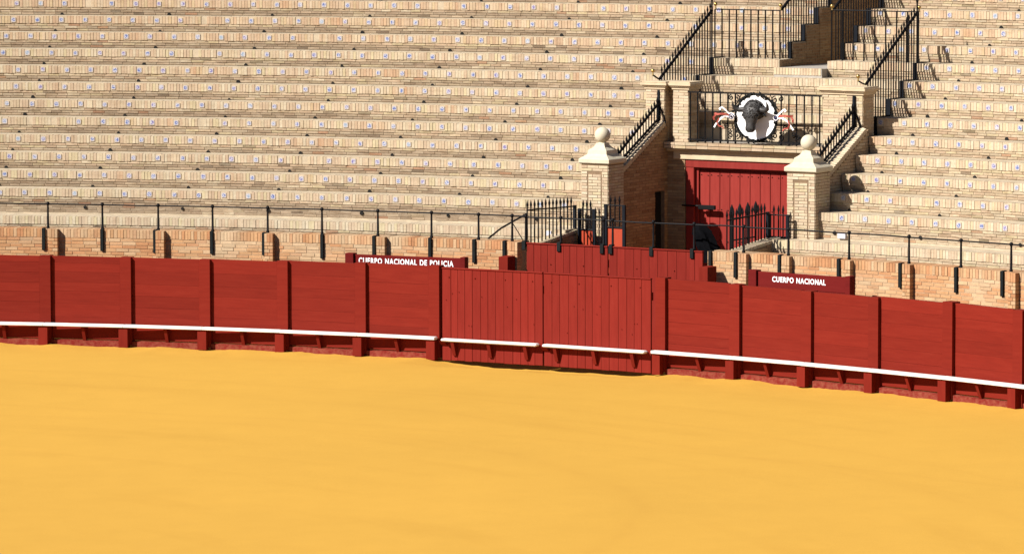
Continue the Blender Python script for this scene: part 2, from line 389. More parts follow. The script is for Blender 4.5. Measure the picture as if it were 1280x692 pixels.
# ------------------------------------------------------------------ the red plank barrier
def chord(Ra, a, Rb_, b):
    p, q = pol(Ra, a, 0), pol(Rb_, b, 0); d = (q-p); L = d.length; ux = d/L
    n = V(-ux.y, ux.x, 0)                     # outward (away from the arena)
    if n.dot(p) < 0: n = -n
    return p, q, ux, n, L
def wedge(mb, c, ux, n, w, ztop, zbot, ptop, pbot):
    b = c-ux*(w/2)
    mb.poly_prism([b+UP*ztop, b-n*ptop+UP*ztop, b-n*pbot+UP*zbot, b+UP*zbot], ux*w)
def barrier(name, posts, label, dz, first_w=None):
    base = pol(RB, (posts[0]+posts[-1])/2, 0)
    T = thing(name, base, label, 'barrier')
    W = .215
    for i, a in enumerate(posts):
        w = first_w if (i == 0 and first_w) else W
        am = a-w/2/RB; n = ER(am); u = ET(am)
        mb = MB(); mb.box(pol(RB+.086, am, .788+dz[i]/2), u, n, UP, w-.001, .20, 1.612+dz[i], ch=.0015)
        P = obj('post', mb, M['red_h'], T)
        mb = MB(); wedge(mb, pol(RB-.012, am-.012/RB, 0), u, n, w*.80, .305, -.05, .125, .125)
        obj('foot_block', mb, M['red_post'], P)
    for i in range(len(posts)-1):
        a, b = posts[i], posts[i+1]-W/RB
        p, q, ux, n, L = chord(RB+.052, a, RB-.010, b)
        zs = [.315]
        while zs[-1] < 1.5: zs.append(zs[-1]+rnd.choice((.165, .19, .215, .235)))
        zs[-1] = 1.590+(dz[i]+dz[i+1])/2
        if zs[-1]-zs[-2] < .11: zs.pop(-2)
        for z0, z1 in zip(zs[:-1], zs[1:]):
            mb = MB(); d = rnd.uniform(0, .003); gap = rnd.choice((.0008, .0008, .0012, .0015, .004))
            tl = rnd.uniform(-.0012, .0012)
            uz = (UP+n*tl*4).normalized()
            mb.box(p+ux*(L/2)+n*(.03+d)+UP*((z0+z1)/2), ux, n, uz, L-.002, .06, z1-z0-gap, ch=.0016)
            obj('plank', mb, M['red_h'], T)
        mb = MB(); mb.box(p+ux*(L/2)+n*(.045)+UP*.19, ux, n, UP, L-.002, .05, .236, ch=.004)
        obj('skirting_board', mb, M['red_h'], T)
        mb = MB(); m = 14                       # rough dusty kerb at the foot
        n0 = len(mb.v)
        for k in range(m+1):
            c = p+ux*(L*k/m)
            zt = .05+.012*vnoise(i*9+k*.9, 2.2); f = .012+.006*h1(i, k)
            mb.v += [c-n*(f+.03)+UP*-.12, c-n*(f+.026)+UP*zt*.8, c+n*.03+UP*zt]
        for k in range(m):
            s0 = n0+k*3; mb.f += [(s0, s0+3, s0+4, s0+1), (s0+1, s0+4, s0+5, s0+2)]; mb.c += [(1, 1, 1)]*2
        obj('kerb', mb, M['red_dusty'], T)
        am = (a+b)/2+rnd.uniform(-.01, .01)*.2
        mb = MB(); wedge(mb, pol(RB+.05, am, 0), ET(am), ER(am), .06, .305, .045, .18, .06)
        obj('bracket', mb, M['red_post'], T)
    for i in range(len(posts)-1):
        a, b = posts[i]-(W*.5)/RB, posts[i+1]-(W*.5)/RB
        if i == 0 and first_w: a = posts[0]-first_w/RB
        if i == len(posts)-2 and not first_w: b = posts[i+1]-.02/RB
        p, q, ux, n, L = chord(RB-.105, a, RB-.105, b)
        mb = MB(); mb.box(p+ux*(L/2)+UP*(.342+rnd.uniform(-.003, .003)), ux, n, (UP+ux*rnd.uniform(-.003, .003)).normalized(), L-.003, .135, .052, ch=.008)
        obj('step_rail', mb, M['white_paint'], T)
DA = .0493
posts_l = [.2195-DA*5, .2195-DA*4, .2195-DA*3, .2195-DA*2, .2195-DA, .2195, .2695, .319, .3682, .4179, .4653]
posts_r = [.6137, .6635, .7122, .7584, .8101, .8597, .8597+DA, .8597+2*DA, .8597+3*DA, .8597+4*DA]
barrier('plank_barrier', posts_l, 'red plank barrier with white step rail below the CUERPO NACIONAL DE POLICIA board', [0, 0, 0, 0, 0, 0, 0, -.005, .012, .03, .036])
barrier('plank_barrier', posts_r, 'red plank barrier with white step rail below the shorter CUERPO NACIONAL board', [.036, .004, -.02, -.034, 0, -.025, -.02, -.02, -.02, -.02], .20)

def gate_leaf(a0, a1, R, z0, z1, n_pl, label, outer=True, cap_fold=False):
    p, q, ux, n, L = chord(R, a0, R, a1)
    T = thing('ring_gate_leaf' if outer else 'inner_gate_leaf', p+ux*(L/2)+UP*z0, label, 'gate')
    ws = [rnd.uniform(.85, 1.15) for _ in range(n_pl)]; s = sum(ws); x = 0
    for w in ws:
        w = w/s*L; mb = MB()
        mb.box(p+ux*(x+w/2)+n*(.022+rnd.uniform(0, .004))+UP*((z0+z1)/2+rnd.uniform(-.004, .004)), ux, n, UP, w-rnd.choice((.003, .004, .006)), .045, z1-z0, ch=.004)
        obj('plank', mb, M['red_v'], T); x += w
    mb = MB(); mb.box(p+ux*(L/2)+n*.02+UP*(z1+.012), ux, n, UP, L, .07, .022, ch=.004); obj('top_strip', mb, M['red_v'], T)
    for z in (z0+.25, z1-.3):
        mb = MB(); mb.box(p+ux*(L/2)+n*.075+UP*z, ux, n, UP, L-.02, .05, .14); obj('cross_bar', mb, M['red_v'], T)
    return T, p, ux, n, L
def bolt(T, c, n, r=.012):
    mb = MB(); mb.tube([c, c-n*.012, c-n*.018], [r, r*.9, r*.3], 7); obj('bolt', mb, M['red_post'], T, smooth=True)
for a0, a1, lab in ((.4675, .5330, 'red vertical plank gate leaf hung beside the barrier with the longer sign'), (.5339, .6046, 'red vertical plank gate leaf closing against the narrow red gate post')):
    T, p, ux, n, L = gate_leaf(a0, a1, RB-.03, -.05, 1.586, 13, lab)
    mb = MB(); mb.box(p+ux*(L/2)-n*.085+UP*.325, ux, n, UP, L-.10, .15, .05, ch=.018); obj('step_rail', mb, M['white_paint'], T)
    for f in (.13, .49, .85):
        mb = MB(); wedge(mb, p+ux*(L*f)-n*.005, ux, n, .065, .295, .045, .12, .03); obj('bracket', mb, M['red_post'], T)
    mb = MB(); wedge(mb, p+ux*(.05)-n*.005, ux, n, .12, .297, .22, .10, .02); obj('bracket', mb, M['red_post'], T)
    for f in (.07, .33, .63, .9): bolt(T, p+ux*(L*f)+UP*1.44, n)
    for j in range(9): bolt(T, p+ux*(L*rnd.uniform(.03, .97))+UP*rnd.uniform(.55, 1.2), n, .007)
for a0, a1, lab in ((.4815, .5315, 'inner red plank gate leaf in front of the spiked fence with open brick behind'), (.5322, .5905, 'inner red plank gate leaf in front of the red door and shaded passage')):
    T, p, ux, n, L = gate_leaf(a0, a1, RW, .05, 1.855, 11, lab, False)
    for f in (.3, .7): bolt(T, p+ux*(L*f)+UP*1.5, n)

# ------------------------------------------------------------------ shelters with lettering
def lettering(text, parent, p0, ux, n, width, height, mat):
    cu = bpy.data.curves.new('lettering', 'FONT'); cu.body = text; cu.size = 1; cu.extrude = .012; cu.offset = .026; cu.space_character = 1.16; cu.space_word = 1.15; cu.resolution_u = 3
    ob = bpy.data.objects.new('lettering', cu); COL.link(ob)
    bpy.context.view_layer.update()
    dg = bpy.context.evaluated_depsgraph_get()
    me = bpy.data.meshes.new_from_object(ob.evaluated_get(dg)); bpy.data.objects.remove(ob); bpy.data.curves.remove(cu)
    xs = [v.co.x for v in me.vertices]; ys = [v.co.y for v in me.vertices]
    x0, x1, y0, y1 = min(xs), max(xs), min(ys), max(ys); L = LOC[parent.name]
    for v in me.vertices:
        v.co = p0+ux*((v.co.x-x0)/(x1-x0)*width)+UP*((v.co.y-y0)/(y1-y0)*height)-n*(.003+v.co.z*.1)-L
    me.materials.clear(); me.materials.append(mat)
    o = bpy.data.objects.new('lettering', me); COL.link(o); o.parent = parent
    return o
def shelter(a0, a1, ztop, text, tx0, tx1, tz0, tz1, label):
    R = RB+1.85
    p, q, ux, n, L = chord(R, a0, R, a1)
    T = thing('shelter_board', p+ux*(L/2), label, 'shelter')
    for c, w in ((p-ux*.09, .17), (q+ux*.05, .1)):
        mb = MB(); mb.box(c+n*.04+UP*(ztop/2+.01), ux, n, UP, w, .16, ztop+.02, ch=.006); obj('post', mb, M['red_board'], T)
    zs = [.04, .3, .56, .82, 1.08, 1.36, ztop]
    board = None
    for z0, z1 in zip(zs[:-1], zs[1:]):
        mb = MB(); mb.box(p+ux*(L/2)+n*(.03+rnd.uniform(0, .003))+UP*((z0+z1)/2), ux, n, UP, L, .05, z1-z0-.004, ch=.003)
        board = obj('plank', mb, M['red_board'], T)
    p_t = p+ux*((tx0-a0)*R)+n*.004
    lettering(text, board, p_t+UP*tz0, ux, n, (tx1-tx0)*R, tz1-tz0, M['letter_white'])
shelter(.3842, .4495, 1.592, 'CUERPO NACIONAL DE POLICIA', .3868, .4450, 1.428, 1.538, 'dark red shelter board lettered CUERPO NACIONAL DE POLICIA before the parapet')
shelter(.6357, .6927, 1.640, 'CUERPO NACIONAL', .6452, .6795, 1.472, 1.570, 'dark red shelter board lettered CUERPO NACIONAL only, before the parapet')
for a, lab in ((.4738, 'short red post at the end of the parapet with open fence behind'), (.5988, 'short red post against the parapet below the black bundle')):
    mb = MB(); c = pol(RB+2.12, a, .82); mb.box(c, ET(a), ER(a), UP, .19, .3, 1.64, ch=.006)
    tag(obj('stop_post', mb, M['red_post'], base=pol(RB+2.12, a, 0)), lab, 'post')

# ------------------------------------------------------------------ brick colours
CREAM = [(.62, .495, .335), (.605, .47, .32), (.64, .525, .36), (.59, .45, .31), (.615, .48, .335), (.575, .43, .295), (.65, .545, .39), (.62, .515, .325)]
def soldier_tint(k, a):
    c = rnd.choice(CREAM)
    w = vnoise(a*70, k*1.7, 11)
    if w > .76: c = mixc(c, (.55, .31, .17), (w-.68)*2.6*rnd.random())
    if k >= 9: c = mixc(c, (.56, .32, .18), .25*rnd.random()+.12)
    f = rnd.uniform(.91, 1.03)*(.97 if a < .5 else 1.0)
    return tuple(q*f for q in c)
def stretch_tint(k, a, row):
    brown = mixc((.41, .315, .22), (.32, .235, .16), rnd.random())
    pale = rnd.choice(CREAM)
    # grime: long streaks along the lower courses
    g = vnoise(a*45, k*2.3+row*.6, 4)*.65+vnoise(a*160, k*3.1+row, 9)*.35
    dirty = .85 if a < .5 else (.50 if a < .60 or k > 8 else .22)
    t = max(0, min(1, (g-.34)*2.6+.22*row))*dirty
    if row == 0: t *= .45
    c = mixc(pale, brown, t)
    if rnd.random() < .018: c = mixc(c, (.42, .20, .11), .6)
    if rnd.random() < .02: c = mixc(c, (.10, .07, .05), .5)
    f = rnd.uniform(.84, 1.06)
    return tuple(q*f for q in c)
ORANGE = [(.62, .325, .155), (.59, .295, .14), (.63, .36, .18), (.64, .41, .23), (.55, .265, .125), (.61, .345, .17)]
def orange_tint(z=1, a=0):
    c = rnd.choice(ORANGE); c = mixc(c, (.66, .50, .32), max(0, vnoise(a*60, z*4, 21)-.45)*1.5)
    f = rnd.uniform(.85, 1.06); return tuple(q*f for q in c)

# ------------------------------------------------------------------ parapet wall (orange brick) with piers
def parapet(a0, a1, piers, label):
    T = thing('parapet_wall', pol(RW, (a0+a1)/2, 0), label, 'wall')
    mb = MB(); mb.arc([(RW+.007, -.1), (RW+.007, 1.872), (RW+.38, 1.872), (RW+.38, -.1)], a0+.0003, a1-.0003)
    obj('wall_core', mb, M['mortar'], T)
    S = Bricks(300); J = Bricks(0)
    a = a0
    while a < a1-.001:                          # soldier course on top
        w = .066*rnd.uniform(.9, 1.08); am = a+w/2/RW
        d = rnd.uniform(-.004, .004); h = .158+rnd.uniform(-.004, .003)
        S.add(pol(RW+.19+d, am, 1.882-h/2+rnd.uniform(-.002, .002)), ET(am), ER(am), UP, w-.008, .385, h, orange_tint(3, am))
        a += w/RW
    z = 1.715; row = 0
    while z > 0:
        a = a0+(.0 if row % 2 else -.12/RW)
        while a < a1-.0005:
            w = .25*rnd.uniform(.92, 1.06); b0, b1 = max(a, a0), min(a+w/RW, a1)
            if b1-b0 > .03/RW:
                am = (b0+b1)/2
                J.add(pol(RW+.05+rnd.uniform(-.004, .004), am, z-.026), ET(am), ER(am), UP, (b1-b0)*RW-.009, .1, .054, orange_tint(z, am))
            a += w/RW
        z -= .0635; row += 1
    S.build(T); J.build(T)
    for b in piers:                              # b = right edge of the pier
        w = .17; am = b-w/2/RW; u, n = ET(am), ER(am)
        mb = MB(); mb.box(pol(RW-.02, am, .88), u, n, UP, w-.012, .16, 1.97); P = obj('pier', mb, M['mortar_dark'], T)
        Bp = Bricks(0); z = 1.882; r = 0
        while z > 0:
            hh = .158 if r == 0 else .054
            cuts = ([-.085, -.03, .03, .085] if r == 0 else ([-.085, .02, .085] if r % 2 else [-.085, -.02, .085]))
            for c0, c1 in zip(cuts[:-1], cuts[1:]):
                Bp.add(pol(RW-.03+rnd.uniform(-.003, .003), am, z-hh/2)+u*((c0+c1)/2), u, n, UP, c1-c0-.007, .16, hh, orange_tint(z, am))
            z -= hh+.0095; r += 1
        Bp.build(P)
parapet(-.03, .4776, (.2014-.1955, .2014-.1305, .2014-.065, .2014, .2643, .3292, .3967, .4776), 'orange brick parapet with piers behind the CUERPO NACIONAL DE POLICIA board')
parapet(.5935, 1.07, (.6198, .647, .6856, .7239, .7922, .845, .9, .96, 1.02), 'orange brick parapet with piers behind the shorter CUERPO NACIONAL board')

# ------------------------------------------------------------------ handrail on the parapet
def handrail():
    posts = [.03, .064, .097, .13, .162, .1945, .2264, .2593, .2915, .3243, .3568, .3904, .4228, .4514, .4719, .6150, .6431, .6814, .7195, .7528, .7852, .818, .85, .882, .914, .947, .98, 1.013]
    gate_posts = [.4802, .5017, .5282, .5336, .5588, .5841]
    R = RW+.06; zr = 2.345
    T = thing('handrail', pol(R, .52, 1.88), 'thin black iron handrail on posts running along the parapet and over the inner gate', 'railing')
    mb = MB(); pts = []
    a = .0
    while a < 1.04:
        pts.append(pol(R, a, zr+.012*(vnoise(a*40, 1)-.5)-(.012 if .48 < a < .6 else 0))); a += .004
    mb.tube(pts, .0145, 6); obj('rail', mb, M['iron'], T, smooth=True)
    mb = MB(); 
    for a in posts+gate_posts:
        g = a in gate_posts
        mb = MB(); o = pol(R, a, 0); z0 = 1.80 if g else 1.882
        mb.lathe([(.030, z0), (.030, z0+.03), (.022, z0+.05), (.018, zr-.06), (.016, zr-.03), (.030, zr-.012), (.036, zr+.008), (.028, zr+.03), (.01, zr+.042)], o, 8)
        P = obj('post', mb, M['iron'], T, smooth=True)
        n, u = ER(a), ET(a)
        if g:
            mb = MB(); mb.box(pol(RW-.022, a, 1.815), u, n, UP, .075, .03, .15, ch=.005); mb.box(pol(RW+.02, a, 1.897), u, n, UP, .07, .10, .03, ch=.004)
            obj('bracket', mb, M['strap_iron'], P)
    for a in [.1925-.0655, .1925-.033, .1925, .2268, .258, .2917, .3227, .3577, .389, .4229, .4497, .4697-.0015, .5955, .6113, .639, .6764, .7156, .7515, .7814, .836, .89, .945, 1.0]:
        n, u = ER(a), ET(a); mb = MB(); L = .44+rnd.uniform(-.03, .03)
        mb.box(pol(RW-.016, a, 1.892-L/2), u, n, UP, .062, .05, L, ch=.004)
        mb.box(pol(RW+.03, a, 1.892), u, n, UP, .05, .09, .012)
        obj('fixing_strap', mb, M['strap_iron'], T)
handrail()

# ------------------------------------------------------------------ seating terraces
ST_L, ST_R = -.74, .30                          # central stair slot
PH_L = {10: .1219, 9: .1212, 8: .1226, 7: .1335, 6: .1355, 5: .1342, 4: .1363, 3: .1471, 2: .1460, 1: .1470, 0: .1619, 11: .1207}
PH_R = {11: .5872, 10: .5987, 9: .6131, 8: .6222, 7: .6212, 6: .6216, 5: .6220, 4: .6223, 3: .6245, 2: .6331, 1: .6364, 0: .6313}
SEAT = .5016
HOLES_L = [-.006, .044, .0935+.0004, .0935+.05, .1443+.052, .249, .2995, .3508, .402, .4525]
HOLES_R = [.627, .6785, .737, .79, .84, .89, .94, .99, 1.04]
KMAX = 18
def terrace(side, label):
    T = thing('brick_terrace', pol(RP, .28 if side < 0 else .72, 0), label, 'terrace')
    aL, aR = -.02, 1.06
    left_single = [300]
    def row(name, k, Rk, hk, a0, a1, back, bottom, tiles=True, tile_lim=None, extra=False):
        Rr = obj_row(name, Rk, hk, a0, a1, back, bottom)
        ns = 0
        if left_single[0] > 0: ns = left_single[0]
        S = Bricks(ns); J = Bricks(0)
        unit = SEAT/8/Rk
        ph = (PH_L if side < 0 else PH_R).get(k, .12+.61*(side > 0)+h1(k, 3)*.01)
        i0 = math.floor((a0-ph)/unit)-1; i1 = math.ceil((a1-ph)/unit)+1
        i = i0; hs = .150
        while i <= i1:
            m = i % 8
            ac = ph+i*unit
            if tiles and m in (7, 0) and (tile_lim is None or not (tile_lim[0] < ac < tile_lim[1])):
                if m == 7:
                    at_ = ph+(i+1)*unit+rnd.uniform(-.10, .10)*unit
                    if a0+.002 < at_ < a1-.002 and rnd.random() > .03:
                        s = .100*rnd.uniform(.9, 1.05)
                        n, u = ER(at_), ET(at_)
                        tilt = rnd.uniform(-.02, .02); uz = (UP+u*tilt).normalized(); ux = (u-UP*tilt).normalized()
                        piece('number_tile', M['glazed_tile'], Rr, pol(Rk+.006, at_, hk-.078+rnd.uniform(-.006, .006)), ux, n, uz, s, .022, s)
                        S.add(pol(Rk+.075, at_, hk-hs/2), u, n, UP, unit*Rk*2-.008, .125, hs, tuple(q*.95 for q in soldier_tint(k, at_)))
                i += 1; continue
            w = unit*Rk
            am = ac+unit/2+rnd.uniform(-.04, .04)*unit
            if am-unit/2 > a0-.25*unit and am+unit/2 < a1+.25*unit:
                S.add(pol(Rk+.062+rnd.uniform(-.004, .005), am, hk-hs/2+rnd.uniform(-.003, .003)), ET(am), ER(am), UP, w-rnd.choice((.005, .006, .008)), .125, hs, soldier_tint(k, am))
            i += 1
        nr = 3 if not extra else 6
        low = bottom_vis = hk-hs-.004; hh = (RISE-hs-.012)/3
        for r in range(nr):
            z = low-r*hh-hh/2
            rec = .014+.010*min(r, 3)
            a = a0-rnd.random()*.2/Rk
            while a < a1-.0004:
                w = .245*rnd.uniform(.82, 1.1)/Rk; b0, b1 = max(a, a0), min(a+w, a1)
                if (b1-b0)*Rk > .03:
                    am = (b0+b1)/2
                    J.add(pol(Rk+.05+rec+rnd.uniform(-.003, .004), am, z), ET(am), ER(am), UP, (b1-b0)*Rk-.007, .1, hh-.007, stretch_tint(k, am, min(r, 2)))
                a += w
        if left_single[0] > 0: left_single[0] = max(0, left_single[0]-len(S.b))
        S.build(Rr); J.build(Rr, joined='brick_courses', mat='brick_weathered')
        for ha in (HOLES_L if side < 0 else HOLES_R):
            ha = ha+rnd.uniform(-.0012, .0012)
            if a0+.003 < ha < a1-.003 and k >= 0:
                n = ER(ha); c = pol(Rk+.05, ha, hk-(.30 if not extra else .355)+rnd.uniform(-.006, .006))
                mb = MB(); r = .036*rnd.uniform(.8, 1.15)
                mb.tube([c+n*.06, c-n*.028, c-n*.03], [r, r, r*.8], 9); obj('drain_hole', mb, M['hole_dark'], Rr)  # black plug, its colour stands in for the dark inside the drain
    def obj_row(name, Rk, hk, a0, a1, back, bottom):
        mb = MB(); mb.arc([(Rk+.008, hk-.004), (back, hk-.004), (back, bottom), (Rk+.056, bottom), (Rk+.050, hk-.30), (Rk+.023, hk-.156), (Rk+.008, hk-.152)], a0, a1)
        return obj(name, mb, M['tread'], T)
    if side < 0:
        row('plain_step', -1, RP, HP, aL, tang(-2.5, RP), R0+.06, .02, False)
        for k in range(0, KMAX):
            Rk = rowR(k)
            te = -2.47 if k < 1 else (-2.36 if k < 5 else (0 if k < 8 else ST_L))
            if k in (5, 6, 7): te = .0
            row('seating_row', k, Rk, rowH(k), aL, tang(te, Rk), rowR(k+1)+.06, max(.02, rowH(k)-(1.9 if k > 4 else 3)) if k else .02, True, (tang(-2.25, Rk), 9) if k < 9 else None, k == 0)
    else:
        row('plain_step', -1, RP, HP, tang(1.58, RP), aR, R0+.06, .02, False)
        for k in range(0, KMAX):
            Rk = rowR(k)
            te = 2.46 if k < 1 else (2.36 if k < 5 else (.0 if k < 8 else ST_R))
            row('seating_row', k, Rk, rowH(k), tang(te, Rk)+.00002, aR, rowR(k+1)+.06, max(.02, rowH(k)-(1.9 if k > 4 else 3)) if k else .02, True, (-9, tang(2.25, Rk)) if k < 9 else None, k == 0)
    # walkway floor behind the parapet
    b0, b1 = (aL, tang(-2.5, RW+.4)) if side < 0 else (tang(1.58, RW+.4), aR)
    mb = MB(); mb.arc([(RW+.39, .02), (RW+.39, FLOOR), (RP+.05, FLOOR), (RP+.05, .02)], b0, b1); obj('walkway_floor', mb, M['cement'], T)
    return T
terr_l = terrace(-1, 'wide brick seating terrace with numbered tiles behind the CUERPO NACIONAL DE POLICIA board')
terr_r = terrace(1, 'brick seating terrace with numbered tiles behind the shorter CUERPO NACIONAL board')

# ------------------------------------------------------------------ brick facing of flat walls
def facing(B, o, u, n, w, z0, z1, umin=None, umax=None, proud=.008, bl=.235, bh=.046, j=.009, tint=None, holes=(), rows_off=0):
    z = z0; r = 0
    while z < z1-.02:
        h = min(bh, z1-z)
        lo = umin(z+h) if umin else 0; hi = umax(z+h) if umax else w
        x = -(.5*bl if (r+rows_off) % 2 else 0)
        while x < hi:
            L = bl*rnd.uniform(.96, 1.04); c0, c1 = max(x, lo), min(x+L, hi)
            segs = [(c0, c1)]
            for (ha, hb, hz0, hz1) in holes:
                if z+h > hz0 and z < hz1:
                    ns = []
                    for s0, s1 in segs:
                        if s1 <= ha or s0 >= hb: ns.append((s0, s1))
                        else:
                            if s0 < ha: ns.append((s0, ha))
                            if s1 > hb: ns.append((hb, s1))
                    segs = ns
            for s0, s1 in segs:
                if s1-s0 > .025:
                    d = rnd.uniform(-.003, .003)
                    B.add(o+u*((s0+s1)/2)+UP*(z+h/2)-n*(-.02+d)+n*0-n*(-.0), u, n, UP, s1-s0-j, .04+2*proud, h, tint() if tint else orange_tint())
            x += L+0.0
        z += h+j; r += 1
def cream_tint():
    c = rnd.choice(CREAM); c = mixc(c, (.52, .33, .18), rnd.random()*.55)
    f = rnd.uniform(.84, 1.05); return tuple(q*f for q in c)
def pale_tint():
    c = rnd.choice(CREAM); f = rnd.uniform(.92, 1.08); return tuple(q*f for q in c)
def shaded_brick_tint():  # darker brick colour, paints shade onto faces turned from the sun
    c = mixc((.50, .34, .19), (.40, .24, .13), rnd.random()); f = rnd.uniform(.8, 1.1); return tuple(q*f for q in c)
def core_box(mb, t0, t1, r0, r1, z0, z1): mb.box(G((t0+t1)/2, (r0+r1)/2, (z0+z1)/2), et, er, UP, t1-t0, r1-r0, z1-z0)

# gate pillars with stone cap and ball
def pillar(t0, t1, label):
    r0, r1 = 35.75, 36.32; zb = .02; zt = 3.17
    T = thing('gate_pillar', G((t0+t1)/2, (r0+r1)/2, zb), label, 'pillar', 'stone ball gate pillars')
    mb = MB(); core_box(mb, t0, t1, r0, r1, zb, zt); S = obj('shaft', mb, M['mortar_dark'], T)
    w = t1-t0; B = Bricks(230); g0, g1, gz0, gz1 = .13, w-.13, 1.3, zt-.16; gw = .018
    slots = ((g0, g0+gw, gz0, gz1), (g1-gw, g1, gz0, gz1), (g0, g1, gz0-gw, gz0+.004), (g0, g1, gz1-.004, gz1+gw))
    facing(B, G(t0, r0, 0), et, er, w, 1.5, zt, tint=pale_tint, holes=slots)
    facing(B, G(t1, r0, 0), er, -et, r1-r0, 1.5, zt, tint=pale_tint, rows_off=1)
    facing(B, G(t0, r0, 0), et, er, w, zb, 1.49, tint=pale_tint)
    facing(B, G(t1, r0, 0), er, -et, r1-r0, zb, 1.49, tint=pale_tint, rows_off=1)
    facing(B, G(t0, r0, 0), er, et, r1-r0, 1.5, zt, tint=pale_tint, rows_off=1)
    B.build(S)
    c = G((t0+t1)/2, (r0+r1)/2, 0)
    def ring(mb, prof):                         # square stone profile
        n0 = len(mb.v)
        for h, z in prof:
            for a, b in ((-1, -1), (1, -1), (1, 1), (-1, 1)): mb.v.append(c+et*a*h+er*b*h+UP*z)
        for i in range(len(prof)-1):
            for k in range(4):
                l = (k+1) % 4; mb.f.append((n0+i*4+k, n0+i*4+l, n0+i*4+4+l, n0+i*4+4+k)); mb.c.append((1, 1, 1))
        mb.f.append((n0, n0+3, n0+2, n0+1)); e = n0+4*(len(prof)-1); mb.f.append((e, e+1, e+2, e+3)); mb.c += [(1, 1, 1)]*2
    mb = MB(); ring(mb, [(.30, zt-.005), (.328, zt+.02), (.328, zt+.085), (.318, zt+.095), (.225, zt+.16), (.205, zt+.18), (.195, zt+.25), (.178, zt+.262), (.125, zt+.30), (.095, zt+.345), (.088, zt+.38)])
    Cp = obj('stone_cap', mb, M['stone'], T)
    mb = MB(); mb.lathe([(.085, zt+.36), (.075, zt+.375), (.07, zt+.395)], c, 16); obj('neck', mb, M['stone'], Cp, smooth=True)
    mb = MB(); mb.ball(c+UP*(zt+.525), .147, 24, 14); obj('stone_ball', mb, M['stone'], T, smooth=True)
pillar(-2.455, -1.885, 'brick gate pillar with stone ball, small red panels beside it')
pillar(1.89, 2.455, 'brick gate pillar with stone ball overlapping the red door, seats starting beside it')

# passage side walls with sloping brick coping
SLOPE = .5
def cop_z(r): return 3.04+SLOPE*(r-36.45)
def side_wall(sg, label):
    ti, to = (-1.95, -2.33) if sg < 0 else (1.95, 2.33)
    r0, r1 = 36.32, 38.1
    T = thing('passage_wall', G((ti+to)/2, 37.2, .02), label, 'wall')
    t0, t1 = min(ti, to), max(ti, to)
    z0 = .02
    # core with a door-like opening near the back on the ti side (left wall only)
    mb = MB()
    pts = [G(t0, r0, z0), G(t0, r1, z0), G(t0, r1, cop_z(r1)-.045), G(t0, r0, cop_z(r0)-.045)]
    if sg < 0:
        d = .25
        mb.poly_prism([p for p in pts], et*(t1-t0-d))
        h0, h1_, za, zb = 37.62, 37.98, .02, 2.53
        off = et*d; b = et*(t1-t0-d)
        for q in ([(r0, z0), (h0, z0), (h0, cop_z(h0)-.045), (r0, cop_z(r0)-.045)], [(h0, zb), (h1_, zb), (h1_, cop_z(h1_)-.045), (h0, cop_z(h0)-.045)], [(h1_, z0), (r1, z0), (r1, cop_z(r1)-.045), (h1_, cop_z(h1_)-.045)]):
            mb.poly_prism([G(t0, r, z)+b for r, z in q], off)
    else: mb.poly_prism(pts, et*(t1-t0))
    W = obj('wall_core', mb, M['mortar_dark'], T)
    B = Bricks(0)
    holes = ((37.62-r0, 37.98-r0, 0, 2.53),) if sg < 0 else ()
    facing(B, G(t1, r0, 0), er, -et, r1-r0, z0, cop_z(r1), umin=lambda z: max(0, (z+.05-cop_z(r0))/SLOPE), holes=holes, tint=shaded_brick_tint if sg < 0 else cream_tint)
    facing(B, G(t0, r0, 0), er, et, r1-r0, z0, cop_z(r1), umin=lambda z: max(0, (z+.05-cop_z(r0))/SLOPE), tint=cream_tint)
    B.build(W)
    if sg < 0:
        mb = MB(); mb.box(G(t1-.10, 37.80, 1.27), et, er, UP, .05, .36, 2.5); obj('dark_niche_back', mb, M['hole_dark'], W)  # near-black back panel stands in for the niche's dark inside
    # coping: bricks laid aslant across the slope
    us = (er+UP*SLOPE).normalized(); nn = (UP-er*SLOPE).normalized()
    L = (r1-r0)*math.sqrt(1+SLOPE**2); x = .02; tc = (t0+t1)/2
    q = Matrix.Rotation(math.radians(-28), 3, nn)
    while x < L-.01:
        c = G(tc, r0, cop_z(r0))+us*x
        a = q @ et; b = q @ us
        piece('coping_brick', M['brick_single'], T, c+nn*rnd.uniform(-.003, .003), a, b, nn, .46, .052, .085, mixc(pale_tint(), (.72, .58, .42), .5)); x += .071
side_wall(-1, 'shaded brick passage wall with sloping coping and a dark doorway beside the red door')
side_wall(1, 'brick passage wall with slanted coping bricks rising from the pillar to the seats')

